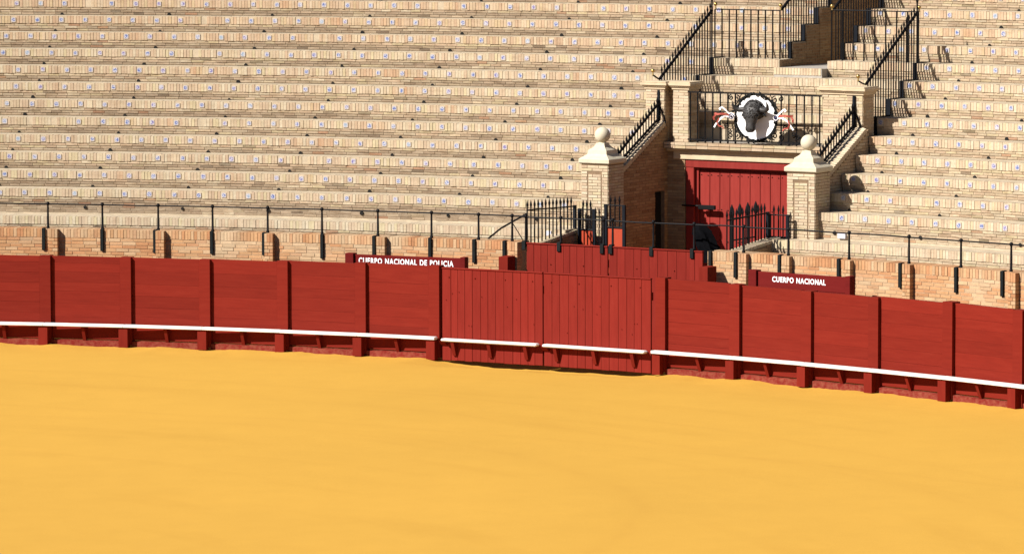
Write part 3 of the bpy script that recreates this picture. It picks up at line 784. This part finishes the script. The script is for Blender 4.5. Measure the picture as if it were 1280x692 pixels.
# wall over the door, with the balcony edge
def door_wall():
    T = thing('entrance_wall', G(0, 38.2, .02), 'brick entrance wall with pale lintel over the wide red door', 'wall')
    r0, r1 = 38.1, 38.62
    mb = MB(); core_box(mb, -2.36, -1.56, r0, r1, .02, 3.40); core_box(mb, 1.56, 2.36, r0, r1, .02, 3.40); core_box(mb, -1.56, 1.56, r0+.001, r1, 3.125, 3.40)
    W = obj('wall_core', mb, M['mortar_dark'], T)
    B = Bricks(0)
    facing(B, G(-1.95, r0, 0), et, er, .39, .02, 3.29, tint=shaded_brick_tint); facing(B, G(1.56, r0, 0), et, er, .39, .02, 3.29, tint=cream_tint)
    B.build(W)
    mb = MB(); mb.box(G(0, r0-.01, 3.215), et, er, UP, 3.6, .06, .15, ch=.006); obj('lintel', mb, M['plaster'], T)
    mb = MB(); mb.box(G(0, r0-.03, 3.315), et, er, UP, 3.86, .10, .045, ch=.006); obj('lintel_moulding', mb, M['plaster'], T)
    E_ = Bricks(90); x = -1.93
    mb = MB(); mb.box(G(0, r0+.24, 3.435), et, er, UP, 3.86, .66, .05); F = obj('balcony_slab', mb, M['cement'], T)
    for z, h, ln in ((3.378, .055, .24), (3.438, .052, .24)):
        x = -1.93
        while x < 1.92:
            w = min(ln*rnd.uniform(.95, 1.05), 1.93-x)
            E_.add(G(x+w/2, r0-.10+.1+rnd.uniform(-.003, .003), z), et, er, UP, w-.007, .36, h-.004, tuple(q*.95 for q in cream_tint())); x += w
    E_.build(F)
door_wall()

def red_door():
    T = thing('red_door', G(0, 38.2, .02), 'wide red plank door under the bull head medallion', 'door')
    r = 38.14
    mb = MB(); mb.box(G(0, r, 3.055), et, er, UP, 3.10, .10, .135, ch=.008); obj('door_head', mb, M['red_door'], T)
    for t in (-1.46, 1.46):
        mb = MB(); mb.box(G(t, r+.01, 1.505), et, er, UP, .17, .10, 2.96, ch=.008); obj('door_jamb', mb, M['red_door'], T)
        mb = MB(); mb.box(G(t*.915, r+.05, 1.50), et, er, UP, .06, .05, 2.95, ch=.004); obj('door_stop', mb, M['red_door'], T)
    n = 12; x = -1.30; w = 2.6/n
    for i in range(n):
        mb = MB(); mb.box(G(x+w/2, r+.085+rnd.uniform(0, .003), 1.475), et, er, UP, w-.010, .05, 2.90, ch=.005); P = obj('plank', mb, M['red_door'], T)
        for z in (2.85, 2.2, 1.6):
            mb = MB(); c = G(x+w*.18, r+.06, z); mb.tube([c, c-er*.012], [.013, .006], 7); obj('nail', mb, M['iron'], P)
            mb = MB(); c = G(x+w*.82, r+.06, z-.01); mb.tube([c, c-er*.012], [.013, .006], 7); obj('nail', mb, M['iron'], P)
        x += w
    mb = MB(); core_box(mb, -1.54, 1.54, r+.12, r+.18, .03, 3.0); obj('backing', mb, M['red_door'], T)
    mb = MB(); mb.box(G(-1.06, r-.09, 2.245), et, er, UP, .36, .06, .085, ch=.01); mb.tube([G(-1.6, r-.09, 2.265), G(-1.2, r-.09, 2.265)], .018, 6)
    mb.box(G(-1.1, r+.01, 2.245), et, er, UP, .06, .16, .05)
    obj('bolt_bar', mb, M['iron'], T)
red_door()

# balcony piers
def balcony_pier(sg, label):
    zt = 4.455
    if sg < 0: bl = [(-2.36, -1.96, 38.0), (-1.80, -1.47, 38.06)]; rec = (-1.96, -1.80)
    else: bl = [(1.40, 1.93, 38.06), (1.93, 2.25, 38.02)]; rec = None
    T = thing('balcony_pier', G(sg*1.9, 38.3, 3.44), label, 'pier')
    for (a, b, r0) in bl:
        mb = MB(); r1 = 38.46; core_box(mb, a, b, r0, r1, 3.465, zt); S = obj('shaft', mb, M['mortar'], T)
        B = Bricks(60); facing(B, G(a, r0, 0), et, er, b-a, 3.47, zt, tint=pale_tint); facing(B, G(b, r0, 0), er, -et, r1-r0, 3.47, zt, tint=cream_tint, rows_off=1); facing(B, G(a, r0, 0), er, et, r1-r0, 3.47, zt, tint=cream_tint, rows_off=1); B.build(S)
        mb = MB(); c = G((a+b)/2, (r0+r1)/2, 0)
        for z0, z1, e in ((zt, zt+.045, .03), (zt+.045, zt+.075, .055), (zt+.075, zt+.125, .085), (zt+.125, zt+.15, .06)):
            mb.box(c+UP*((z0+z1)/2), et, er, UP, b-a+2*e, r1-r0+2*e-(.004 if a in (-2.36, 1.40) else 0), z1-z0-(.002 if a in (-2.36, 1.40) else 0), ch=.004)
        obj('cap', mb, M['plaster'], T)
    if rec:
        mb = MB(); core_box(mb, rec[0], rec[1], 38.2, 38.46, 3.465, zt); S = obj('recess', mb, M['mortar_dark'], T)
        B = Bricks(0); facing(B, G(rec[0], 38.2, 0), et, er, rec[1]-rec[0], 3.47, zt, tint=shaded_brick_tint); B.build(S)
balcony_pier(-1, 'twin brick balcony pier with shadowed recess between its shafts')
balcony_pier(1, 'broad brick balcony pier with joined shafts beside the slanted coping')

# low walls either side of the front passage
def cheek(t, r0, r1, z0, z1, label, step=None):
    T = thing('cheek_wall', G(t, (r0+r1)/2, .02), label, 'wall')
    mb = MB(); mb.poly_prism([G(t-.12, r0, .02), G(t-.12, r1, .02), G(t-.12, r1, z1-.05), G(t-.12, r0, z0-.05)], et*.24); W = obj('wall_core', mb, M['mortar_dark'], T)
    B = Bricks(0); sl = (z1-z0)/(r1-r0)
    facing(B, G(t+.12, r0, 0), er, -et, r1-r0, .02, z1, umin=lambda z: max(0, (z+.05-z0)/sl), tint=shaded_brick_tint); facing(B, G(t-.12, r0, 0), er, et, r1-r0, .02, z1, umin=lambda z: max(0, (z+.05-z0)/sl), tint=cream_tint)
    B.build(W)
    us = (er+UP*sl).normalized(); nn = (UP-er*sl).normalized(); x = .035
    while x < (r1-r0)-.02:
        piece('coping_brick', M['brick_single'], T, G(t, r0, z0-.02)+us*x, et, us, nn, .27, .058, .055, pale_tint()); x += .066
cheek(-2.60, 33.93, 35.70, 1.74, 1.95, 'low brick cheek wall carrying the spiked fence beside the first pillar with red panels')
cheek(1.70, 33.93, 35.70, 1.83, 1.985, 'low brick cheek wall carrying the spiked fence in front of the red door')

# ------------------------------------------------------------------ ironwork
def spear(mb, base, z1, r=.0105, tip=.11, seg=5):
    o = V(base.x, base.y, 0)
    mb.tube([V(base.x, base.y, base.z), o+UP*(z1-tip), o+UP*(z1-tip+.012), o+UP*(z1-tip*.62), o+UP*z1], [r, r, r*1.1, r*1.75, r*.2], seg)
def picket(T, base, z1, r=.0105, tip=.11, mat='iron'):
    r *= 1.22
    mb = MB(); spear(mb, base, z1, r, tip) if tip else mb.tube([base, V(base.x, base.y, z1)], r, 5)
    return obj('picket', mb, M[mat], T)
def finial(T, c, r=.05, arm=None):
    mb = MB(); mb.ball(c, r, 12, 8); mb.tube([c-UP*(r+.05), c-UP*(r-.01)], [.02, .012], 6); o = obj('brass_knob', mb, M['brass'], T, smooth=True)
    if arm is not None:
        mb = MB(); mb.tube([c-UP*(r+.045), c-UP*(r+.06)+(arm-c)*.5-UP*((arm-c).z*.3), arm], .016, 6); obj('knob_arm', mb, M['iron'], T, smooth=True)

def slope_rail(sg, label):                       # on the sloping coping
    t = sg*2.08; T = thing('coping_railing', G(t, 37.2, cop_z(37.2)), label, 'railing')
    za = lambda r: 3.395+.575*(r-36.6)
    mb = MB(); mb.tube([G(t, 36.36, za(36.36)), G(t, 38.0, za(38.0))], .026, 6); obj('rail', mb, M['iron'], T)
    mb = MB(); mb.tube([G(t, 36.42, cop_z(36.42)+.10), G(t, 38.0, cop_z(38.0)+.09)], .024, 6); obj('lower_rail', mb, M['iron'], T)
    r = 36.46
    while r < 37.95:
        picket(T, G(t, r, cop_z(r)+.03), za(r)+.15, .0105, .12); r += .105
    mb = MB(); mb.tube([G(t, 38.0, cop_z(38.0)+.02), G(t, 38.0, 4.44)], [.045, .032], 8); obj('end_post', mb, M['iron_blue'], T)
    mb = MB(); mb.tube([G(t, 37.98, 4.2), G(t+.12, 38.0, 3.93), G(t+.16, 37.98, cop_z(37.9)+.05)], .016, 6); obj('brace', mb, M['iron'], T)
slope_rail(-1, 'black spiked railing sloping up the passage wall on the coping with the dark doorway below')
slope_rail(1, 'black spiked railing sloping up the coping between the ball pillar and broad pier')

def stepped_strip(T, t, ks):
    for k in ks:                                 # iron strip following riser and tread
        R = rowR(k); r = math.sqrt(R*R-t*t)
        mb = MB(); mb.box(G(t, r-.010, rowH(k)-.155), et, er, UP, .085, .016, .33)
        mb.box(G(t, r+.26, rowH(k)+.008), et, er, UP, .075, .54, .010)
        obj('base_strip', mb, M['iron_blue'], T)
def ground_z(t, r):
    R = math.sqrt(r*r+t*t); k = math.floor((R-R0)/RUN+1e-6); return rowH(k)
def upper_rail(t, r0, r1, z0, z1, ks, label, tipped=True, sp=.105, hang=None, knob=(1, 1)):
    T = thing('stair_railing', G(t, (r0+r1)/2, ground_z(t, (r0+r1)/2)), label, 'railing')
    za = lambda r: z0+(z1-z0)*(r-r0)/(r1-r0)
    mb = MB(); mb.tube([G(t, r0, za(r0)), G(t, r1, za(r1))], .029, 6); obj('rail', mb, M['iron'], T)
    r = r0+.07; 
    while r < r1-.03:
        picket(T, G(t, r, (hang(r) if hang else ground_z(t, r)+.012)), za(r)+(.20 if tipped else 0), .0105, .13 if tipped else 0); r += sp
    if tipped:
        mb = MB(); spear(mb, G(t, r1, ground_z(t, r1)+.012), za(r1)+.33, .018, .16, 6); obj('end_post', mb, M['iron'], T)
    stepped_strip(T, t, ks)
    return T, za
T, za = upper_rail(-2.2, 38.25, 40.28, 4.645, 5.868, (7, 8), 'black spiked stair railing climbing from the twin brick pier', True)
finial(T, G(-2.24, 38.05, 4.80), .038, G(-2.2, 38.25, 4.62)); finial(T, G(-2.13, 40.3, 5.99), .038)
T, za = upper_rail(2.2, 38.25, 40.34, 4.655, 5.905, (5, 6, 7, 8), 'black spiked stair railing climbing from the broad brick pier', True)
finial(T, G(2.1, 38.12, 4.80), .038, G(2.2, 38.25, 4.64)); finial(T, G(2.22, 40.38, 6.0), .038)
T, za = upper_rail(ST_L-.05, 40.5, 43.4, 5.90, 7.62, (9, 10, 11, 12, 13), 'black stair railing on the side of the shaded seat passage towards the longer transverse rail', False, .105)
finial(T, G(ST_L-.05, 40.46, 5.985), .038)
T, za = upper_rail(ST_R+.05, 40.5, 43.4, 5.94, 7.66, (9, 10, 11, 12, 13), 'black stair railing on the side of the shaded seat passage towards the shorter block', False, .105)
finial(T, G(ST_R+.05, 40.42, 5.99), .042)
def cross_rail(t0, t1, z, n, label):
    r = 40.42
    T = thing('cross_railing', G((t0+t1)/2, r, rowH(8)), label, 'railing')
    mb = MB(); mb.tube([G(t0, r, z), G(t1, r, z)], .013, 6); obj('rail', mb, M['iron'], T)
    for i in range(n+1):
        t = t0+(t1-t0)*i/n; picket(T, G(t, r-.02, rowH(8)+.008), z, .0125, 0)
cross_rail(-2.2, ST_L-.03, 5.885, 9, 'straight black railing across the seats above the long brick block')
cross_rail(ST_R+.05, 2.2, 5.915, 8, 'straight black railing across the seats above the short brick block')

# central stair: landing, blocks, steps
def centre_stair():
    T = thing('seat_passage', G(-.2, 41, 4.6), 'shaded brick passage between the seats, its landing above the medallion balcony', 'passage')
    mb = MB(); core_box(mb, ST_L+.001, ST_R-.001, 40.10, 45.7, 3.6, 4.80); P = obj('landing', mb, M['cement'], T)
    B = Bricks(60); t = ST_L
    while t < ST_R-.02:
        w = .064; B.add(G(t+w/2, 40.10+.04, 4.74), et, er, UP, w-.008, .10, .13, pale_tint()); t += w
    B.build(P)
    z = 4.80; r = 43.0
    for i in range(3):
        z += .18; mb = MB(); core_box(mb, ST_L+.002, ST_R-.002, r, r+.9, z-.4, z); obj('step', mb, M['mortar_dark'], T); r += .32
    mb = MB(); core_box(mb, ST_L+.002, ST_R-.002, 45.4, 45.7, 4.85, rowH(17)-.05); obj('end_wall', mb, M['mortar_dark'], T)
    for tt, n, tint in ((ST_L, -et, shaded_brick_tint),):
        B = Bricks(0); o = G(tt, 0, 0)
        r = 40.6
        for k in range(8, KMAX):
            ra = math.sqrt(rowR(k)**2-tt*tt)+.02; rb = math.sqrt(rowR(k+1)**2-tt*tt)+.02
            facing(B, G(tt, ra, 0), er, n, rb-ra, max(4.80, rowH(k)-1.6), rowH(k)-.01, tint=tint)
        B.build(T)
centre_stair()

# balcony railing with scrolls
def spiral(c, r, turns, a0, dirn=1, n=16):
    out = []
    for i in range(n+1):
        f = i/n; a = a0+dirn*f*turns*2*PI; q = r*(1-.85*f); out.append(c+et*(q*math.cos(a))+UP*(q*math.sin(a)))
    return out
def balcony():
    r = 38.02; z0, z1 = 3.525, 4.42; t0, t1 = -1.46, 1.39
    T = thing('balcony_railing', G(0, r, 3.46), 'black wrought iron balcony railing with scrolls above the red door', 'railing')
    for z in (z0, z1):
        mb = MB(); mb.box(G((t0+t1)/2, r, z), et, er, UP, t1-t0, .03, .026); obj('rail', mb, M['iron'], T)
    t = t0+.05
    for i in range(18):
        if abs(t) > .42:
            o = picket(T, G(t, r, 3.468), z1, .0125, 0)
            mb = MB(); mb.ball(G(t, r, z0-.03), .022, 7, 5); mb.ball(G(t, r, 4.33), .019, 7, 5); obj('collar', mb, M['iron'], o)
        t += .1625
    for s in (-1, 1):
        for (tc, zc, rr, a0, d) in ((.40, 4.32, .07, PI/2, 1), (.53, 4.34, .055, PI/2, -1), (.40, 3.64, .075, -PI/2, -1), (.54, 3.62, .06, -PI/2, 1), (.62, 3.80, .05, 0, 1), (.80, 3.82, .06, PI/2, -1), (.80, 3.68, .055, -PI/2, 1), (.56, 3.72, .05, PI, 1), (.9, 3.62, .05, 0, 1)):
            if s < 0 and tc > .7: continue
            mb = MB(); mb.tube(spiral(G(s*tc, r, zc), rr, 1.4, a0 if s > 0 else PI-a0, d*s), .0125, 5); obj('scroll', mb, M['iron'], T)
        mb = MB(); mb.tube([G(s*.30, r, 4.42), G(s*.40, r, 4.24), G(s*.50, r, 4.12)], .009, 5); obj('scroll', mb, M['iron'], T)
balcony()

# ------------------------------------------------------------------ bull head medallion
def medallion():
    C = G(.06, 37.95, 3.985)
    f = -er                                        # facing the arena
    T = thing('bull_head_medallion', C-UP*.5, 'white round medallion with a dark bull head and leafy rim on the balcony', 'medallion')
    mb = MB(); n = 44; n0 = 0; Rd = .415
    for dd in (.0, .035):
        for i in range(n):
            a = 2*PI*i/n; mb.v.append(C+et*(Rd*math.cos(a))+UP*(Rd*math.sin(a))+f*dd)
    mb.f += [tuple(range(n))[::-1], tuple(range(n, 2*n))]+[(i, (i+1) % n, n+(i+1) % n, n+i) for i in range(n)]; mb.c += [(1, 1, 1)]*(n+2)
    obj('white_disc', mb, M['disc_white'], T)
    ring = [C+et*(.438*math.cos(2*PI*i/40))+UP*(.438*math.sin(2*PI*i/40))+f*.02 for i in range(41)]
    mb = MB(); mb.tube(ring, .022, 7); Rm = obj('rim', mb, M['leaf_iron'], T, smooth=True)
    for i in range(84):                              # leaves round the rim
        a = 2*PI*i/84+rnd.uniform(-.03, .03); c = C+et*(.438*math.cos(a))+UP*(.438*math.sin(a))+f*rnd.uniform(.02, .06)
        ra = et*math.cos(a)+UP*math.sin(a); ta = -et*math.sin(a)+UP*math.cos(a)
        d = (ta*rnd.uniform(.4, 1)+ra*rnd.choice((-.3, .1, .5, .9))).normalized(); s = d.cross(f); L = rnd.uniform(.05, .13); w = rnd.uniform(.014, .028)
        mb = MB(); p = [c-d*.01, c+d*L*.5+s*w+f*.015, c+d*L+f*.005, c+d*L*.5-s*w+f*.015]
        mb.poly_prism(p, -f*.008); obj('leaf', mb, M['leaf_iron'], Rm)
    # head: sections down the face from the neck to the muzzle
    secs = [  # along face: (forward, up, half width, half depth)
        (-.04, .10, .21, .20), (.04, .18, .21, .19), (.11, .235, .19, .15), (.165, .23, .195, .135), (.205, .175, .20, .135), (.230, .105, .195, .135),
        (.245, .025, .160, .125), (.258, -.06, .125, .105), (.270, -.14, .105, .092), (.282, -.205, .112, .090), (.290, -.255, .108, .078), (.285, -.295, .07, .05)]
    seg = 20; mb = MB(); prevd = None
    for i, (fw, up, hw, hd) in enumerate(secs):
        a = secs[max(0, i-1)]; b = secs[min(len(secs)-1, i+1)]
        d = (f*(b[0]-a[0])+UP*(b[1]-a[1])).normalized()
        nd = et.cross(d).normalized()
        if nd.dot(f+UP*.4) < 0: nd = -nd
        c = C+f*fw+UP*up
        for k in range(seg):
            q = 2*PI*k/seg; x = math.cos(q); y = math.sin(q)
            x = math.copysign(abs(x)**.85, x); y = math.copysign(abs(y)**.85, y)
            curl = (vnoise(i*2.1+x*5, k*1.3+3, 6)-.5)*.035 if 2 <= i <= 6 and y > -.2 else 0
            mb.v.append(c+et*x*(hw+curl*.5)+nd*(y*hd+curl))
    m = len(secs)
    for i in range(m-1):
        for k in range(seg):
            l = (k+1) % seg; mb.f.append((i*seg+k, i*seg+l, (i+1)*seg+l, (i+1)*seg+k)); mb.c.append((1, 1, 1))
    mb.f += [tuple(range(seg))[::-1], tuple((m-1)*seg+k for k in range(seg))]; mb.c += [(1, 1, 1)]*2
    H = obj('bull_head', mb, M['bronze'], T, smooth=True)
    for s in (-1, 1):
        Ch = C-f*.07+UP*.03
        p = [Ch+et*s*.12+f*.25+UP*.17, Ch+et*s*.22+f*.26+UP*.145, Ch+et*s*.32+f*.28+UP*.135, Ch+et*s*.395+f*.33+UP*.17, Ch+et*s*.42+f*.375+UP*.245, Ch+et*s*.405+f*.40+UP*.33]
        mb = MB(); mb.tube(p, [.066, .060, .052, .042, .028, .006], 10); obj('horn', mb, M['bronze'], H, smooth=True)
        e0 = Ch+et*s*.15+f*.20+UP*.07
        mb = MB(); mb.tube([e0, e0+et*s*.05-UP*.01, e0+et*s*.10-UP*.03, e0+et*s*.15-UP*.07], [.03, .045, .04, .008], 7); obj('ear', mb, M['bronze'], H, smooth=True)
        mb = MB(); mb.ball(Ch+et*s*.165+f*.36+UP*.03, .024, 8, 6); obj('eye', mb, M['iron'], H, smooth=True)
        mb = MB(); c = Ch+et*s*.045+f*.425+UP*-.262; mb.ball(c, .019, 8, 6); obj('nostril', mb, M['hole_dark'], H, smooth=True)
    mb = MB()
    for i in range(130):                            # curls on the brow
        q = rnd.uniform(2.0, 6.3); j = int(q); g = q-j; an = rnd.uniform(.15, .85)*PI
        A_, B_ = secs[j], secs[j+1]
        fw, up, hw, hd = [A_[k]*(1-g)+B_[k]*g for k in range(4)]
        d = (f*(B_[0]-A_[0])+UP*(B_[1]-A_[1])).normalized(); nd = et.cross(d).normalized()
        if nd.dot(f+UP*.4) < 0: nd = -nd
        mb.ball(C+f*fw+UP*up+et*math.cos(an)*hw*.97+nd*math.sin(an)*hd*.97, rnd.uniform(.016, .028), 6, 4)
    obj('brow_curls', mb, M['bronze'], H, smooth=True, kind='stuff')
    H.scale = (.88, .88, .88); H.location = (0, 0, .06)
medallion()

def rosette(sg, label):
    C = G(.05+sg*.475, 37.86, 4.0); f = -er
    T = thing('ribbon_rosette', C, label, 'rosette')
    mb = MB(); n = 28
    mb.v.append(C+f*.03)
    for i in range(n):
        a = 2*PI*i/n; r = .075 if i % 2 else .055; mb.v.append(C+et*r*math.cos(a)+UP*r*math.sin(a)+f*(.0 if i % 2 else .012))
    mb.v.append(C-f*.012)
    mb.f += [(0, 1+i, 1+(i+1) % n) for i in range(n)]+[(n+1, 1+(i+1) % n, 1+i) for i in range(n)]; mb.c += [(1, 1, 1)]*(2*n)
    Ro = obj('pleated_disc', mb, M['ribbon_white' if sg < 0 else 'rosette_navy'], T)
    mb = MB(); mb.tube([C+et*(.048*math.cos(2*PI*i/16))+UP*(.048*math.sin(2*PI*i/16))+f*.03 for i in range(17)], .007, 5); obj('inner_ring', mb, M['rosette_navy' if sg < 0 else 'ribbon_white'], Ro)
    mb = MB(); mb.ball(C+f*.03, .022, 8, 6); obj('button', mb, M['rosette_navy'], Ro)
    def ribbon(pts, w, mat):
        mb = MB(); th = .006
        for i, (x, z, d) in enumerate(pts):
            a = pts[max(0, i-1)]; b = pts[min(len(pts)-1, i+1)]
            dr = (et*sg*(b[0]-a[0])+UP*(b[1]-a[1])).normalized(); s = dr.cross(f); s = (s+f*.5*math.sin(i*1.4)).normalized()
            c = C+et*sg*x+UP*z+f*d
            mb.v += [c+s*w/2+f*th/2, c-s*w/2+f*th/2, c-s*w/2-f*th/2, c+s*w/2-f*th/2]
        for i in range(len(pts)-1):
            for k in range(4):
                l = (k+1) % 4; mb.f.append((i*4+k, i*4+l, i*4+4+l, i*4+4+k)); mb.c.append((1, 1, 1))
        e = 4*(len(pts)-1); mb.f += [(3, 2, 1, 0), (e, e+1, e+2, e+3)]; mb.c += [(1, 1, 1)]*2
        obj('ribbon', mb, M[mat], T)
    ribbon([(.02, .02, .01), (.10, .035, .03), (.19, .04, .015), (.28, .03, .035), (.36, .045, .02)], .04, 'ribbon_red')
    ribbon([(.02, .03, .02), (.09, .09, .03), (.15, .14, .03), (.20, .165, .04), (.235, .14, .06), (.20, .12, .07)], .034, 'ribbon_white')
    ribbon([(.03, -.01, .02), (.12, -.0, .03), (.20, -.03, .03), (.27, -.09, .02), (.33, -.16, .03), (.37, -.22, .02)], .036, 'ribbon_white')
    ribbon([(.26, -.04, .03), (.30, -.12, .04), (.26, -.19, .03), (.18, -.20, .03), (.15, -.24, .04)], .026, 'ribbon_red')
    ribbon([(.33, .02, .03), (.37, -.03, .04), (.36, -.08, .03)], .036, 'ribbon_red')
rosette(-1, 'white pleated rosette with red and white ribbons beside the long bull horn')
rosette(1, 'dark blue pleated rosette with red and white ribbons in the medallion shadow')

# ------------------------------------------------------------------ fences and small panels in the front passage
def spiked_fence(t, r0, r1, zt0, zt1, zb0, zb1, n, label, extra=False):
    T = thing('spiked_fence', G(t, (r0+r1)/2, zb0), label, 'fence')
    za = lambda r: zt0+(zt1-zt0)*(r-r0)/(r1-r0); zb = lambda r: zb0+(zb1-zb0)*(r-r0)/(r1-r0)
    mb = MB(); mb.tube([G(t, r0, za(r0)), G(t, r1, za(r1))], .014, 6); obj('rail', mb, M['iron'], T)
    for i in range(n):
        r = r0+(r1-r0)*i/(n-1)
        if i in (n-1,):
            mb = MB(); mb.box(G(t, r, (za(r)+zb(r))/2), et, er, UP, .05, .06, za(r)-zb(r)+.04); obj('end_post', mb, M['iron_blue'], T)
        else: picket(T, G(t, r, zb(r)), za(r)+.19, .0115, .15)
    return T
T = spiked_fence(-2.55, 33.95, 35.66, 2.42, 2.375, 1.735, 1.935, 14, 'black spiked iron fence on the cheek wall with seats behind')
mb = MB(); mb.tube([G(-2.55, 33.95, 2.36), G(-2.9, 33.6, 2.1), G(-3.25, 33.72, 1.885)], .018, 6); obj('brace', mb, M['iron'], T)
mb = MB(); mb.tube([G(-2.55, 33.95, 1.74), G(-2.75, 33.7, 2.25)], .009, 5); obj('brace', mb, M['iron'], T)
T = spiked_fence(1.62, 33.97, 35.50, 2.40, 2.43, 1.82, 1.95, 14, 'black spiked iron fence in front of the red door planks')
def panel(t0, t1, r, zt, zs, zb, red, label, tips=3):
    T = thing('wicket_panel', G((t0+t1)/2, r, zb), label, 'gate')
    for t in (t0, t1):
        mb = MB(); mb.box(G(t, r, (zt+zb)/2), et, er, UP, .06, .05, zt-zb, ch=.004); obj('stile', mb, M['iron_blue'], T)
    mb = MB(); mb.tube([G(t0, r, zt-.015), G(t1, r, zt-.015)], .013, 6); mb.tube([G(t0, r, zs), G(t1, r, zs)], .016, 6); obj('rail', mb, M['iron'], T)
    for i in range(tips):
        t = t0+(t1-t0)*(i+1)/(tips+1); picket(T, G(t, r, zs), zt+.17, .0115, .14)
    mb = MB(); mb.box(G((t0+t1)/2, r+.01, (zs+zb)/2), et, er, UP, t1-t0-.05, .012, zs-zb-.01); obj('sheet', mb, M[red], T)
panel(-2.40, -2.08, 35.58, 2.345, 1.955, .05, 'sheet_red', 'small iron wicket panel with red sheet in front of the sunlit pillar face')
panel(-1.83, -1.44, 35.58, 2.445, 2.02, .05, 'sheet_red', 'small iron wicket panel with red sheet in front of the shaded passage wall')
panel(1.60, 1.98, 35.60, 2.405, 1.99, .05, 'iron', 'small iron wicket panel with sheet coloured dark for shade before the pillar that overlaps the door', 3)  # red sheet in shade, its darkness put into the colour
def ornate_leaf():
    r0, r1, t = 34.55, 35.45, 1.40; T = thing('ornate_gate_leaf', G(t, 35, 1.4), 'iron gate leaf with four large leaf finials before the red door', 'gate')
    for i in range(4):
        r = r0+(r1-r0)*i/3; mb = MB(); mb.tube([G(t, r, .05), G(t, r, 2.40)], .02, 6); b = obj('bar', mb, M['iron'], T)
        mb = MB(); mb.tube([G(t, r, 2.40), G(t, r, 2.44), G(t, r, 2.50), G(t, r, 2.56), G(t, r, 2.64)], [.018, .034, .05, .038, .006], 7); obj('leaf_finial', mb, M['iron'], b)
    for z in (.2, 1.99, 2.38): 
        mb = MB(); mb.tube([G(t, r0, z), G(t, r1, z)], .014, 6); obj('rail', mb, M['iron'], T)
ornate_leaf()
def bundle():
    base = G(1.20, 34.05, 1.70)
    T = thing('cloth_bundle', base, 'black cloth bundle hanging over the fence end beside the door bolt', 'bundle')
    mb = MB(); n, seg = 12, 18
    for i in range(n+1):
        f = i/n; z = 1.62+.70*f
        rr = (.17-.02*f)*(1-.55*max(0, (f-.72)/.28)**2)
        cx = G(1.20+.05*math.sin(f*5)-.10*f, 34.05-.05*f, z)
        for k in range(seg):
            a = 2*PI*k/seg; q = rr*(1+.30*math.sin(a*5+f*2)*(1-f*.5)+.25*(vnoise(k*.7, i*.8, 8)-.5))
            mb.v.append(cx+et*q*math.cos(a)*1.15+er*q*math.sin(a)*.8)
    for i in range(n):
        for k in range(seg):
            l = (k+1) % seg; mb.f.append((i*seg+k, i*seg+l, (i+1)*seg+l, (i+1)*seg+k)); mb.c.append((1, 1, 1))
    mb.f += [tuple(range(seg))[::-1], tuple(n*seg+k for k in range(seg))]; mb.c += [(1, 1, 1)]*2
    obj('cloth', mb, M['black_cloth'], T, smooth=True)
    mb = MB(); mb.tube([G(1.2, 34.05, .02), G(1.2, 34.05, 1.7)], .03, 6); obj('stand', mb, M['iron'], T)
bundle()

# small plates and litter
mb = MB(); a = .6313; mb.box(pol(R0+.02, a, 2.04), ET(a), ER(a), UP, .16, .06, .085); tag(obj('wall_plaque', mb, M['plaque'], base=pol(R0, a, 2.0)), 'small white glazed plaque on the lowest riser beside the ball pillar', 'plaque')
mb = MB(); a = .4685; mb.box(pol(RP-.004, a, 1.875), ET(a), ER(a), UP, .10, .03, .12); tag(obj('wall_plaque', mb, M['plaque'], base=pol(RP, a, 1.8)), 'small pale blue plaque behind the spiked fence on the cheek wall', 'plaque')
print('OBJECTS', len(bpy.data.objects), 'TRIS', sum(len(m.loop_triangles) or sum(len(p.vertices)-2 for p in m.polygons) for m in bpy.data.meshes))
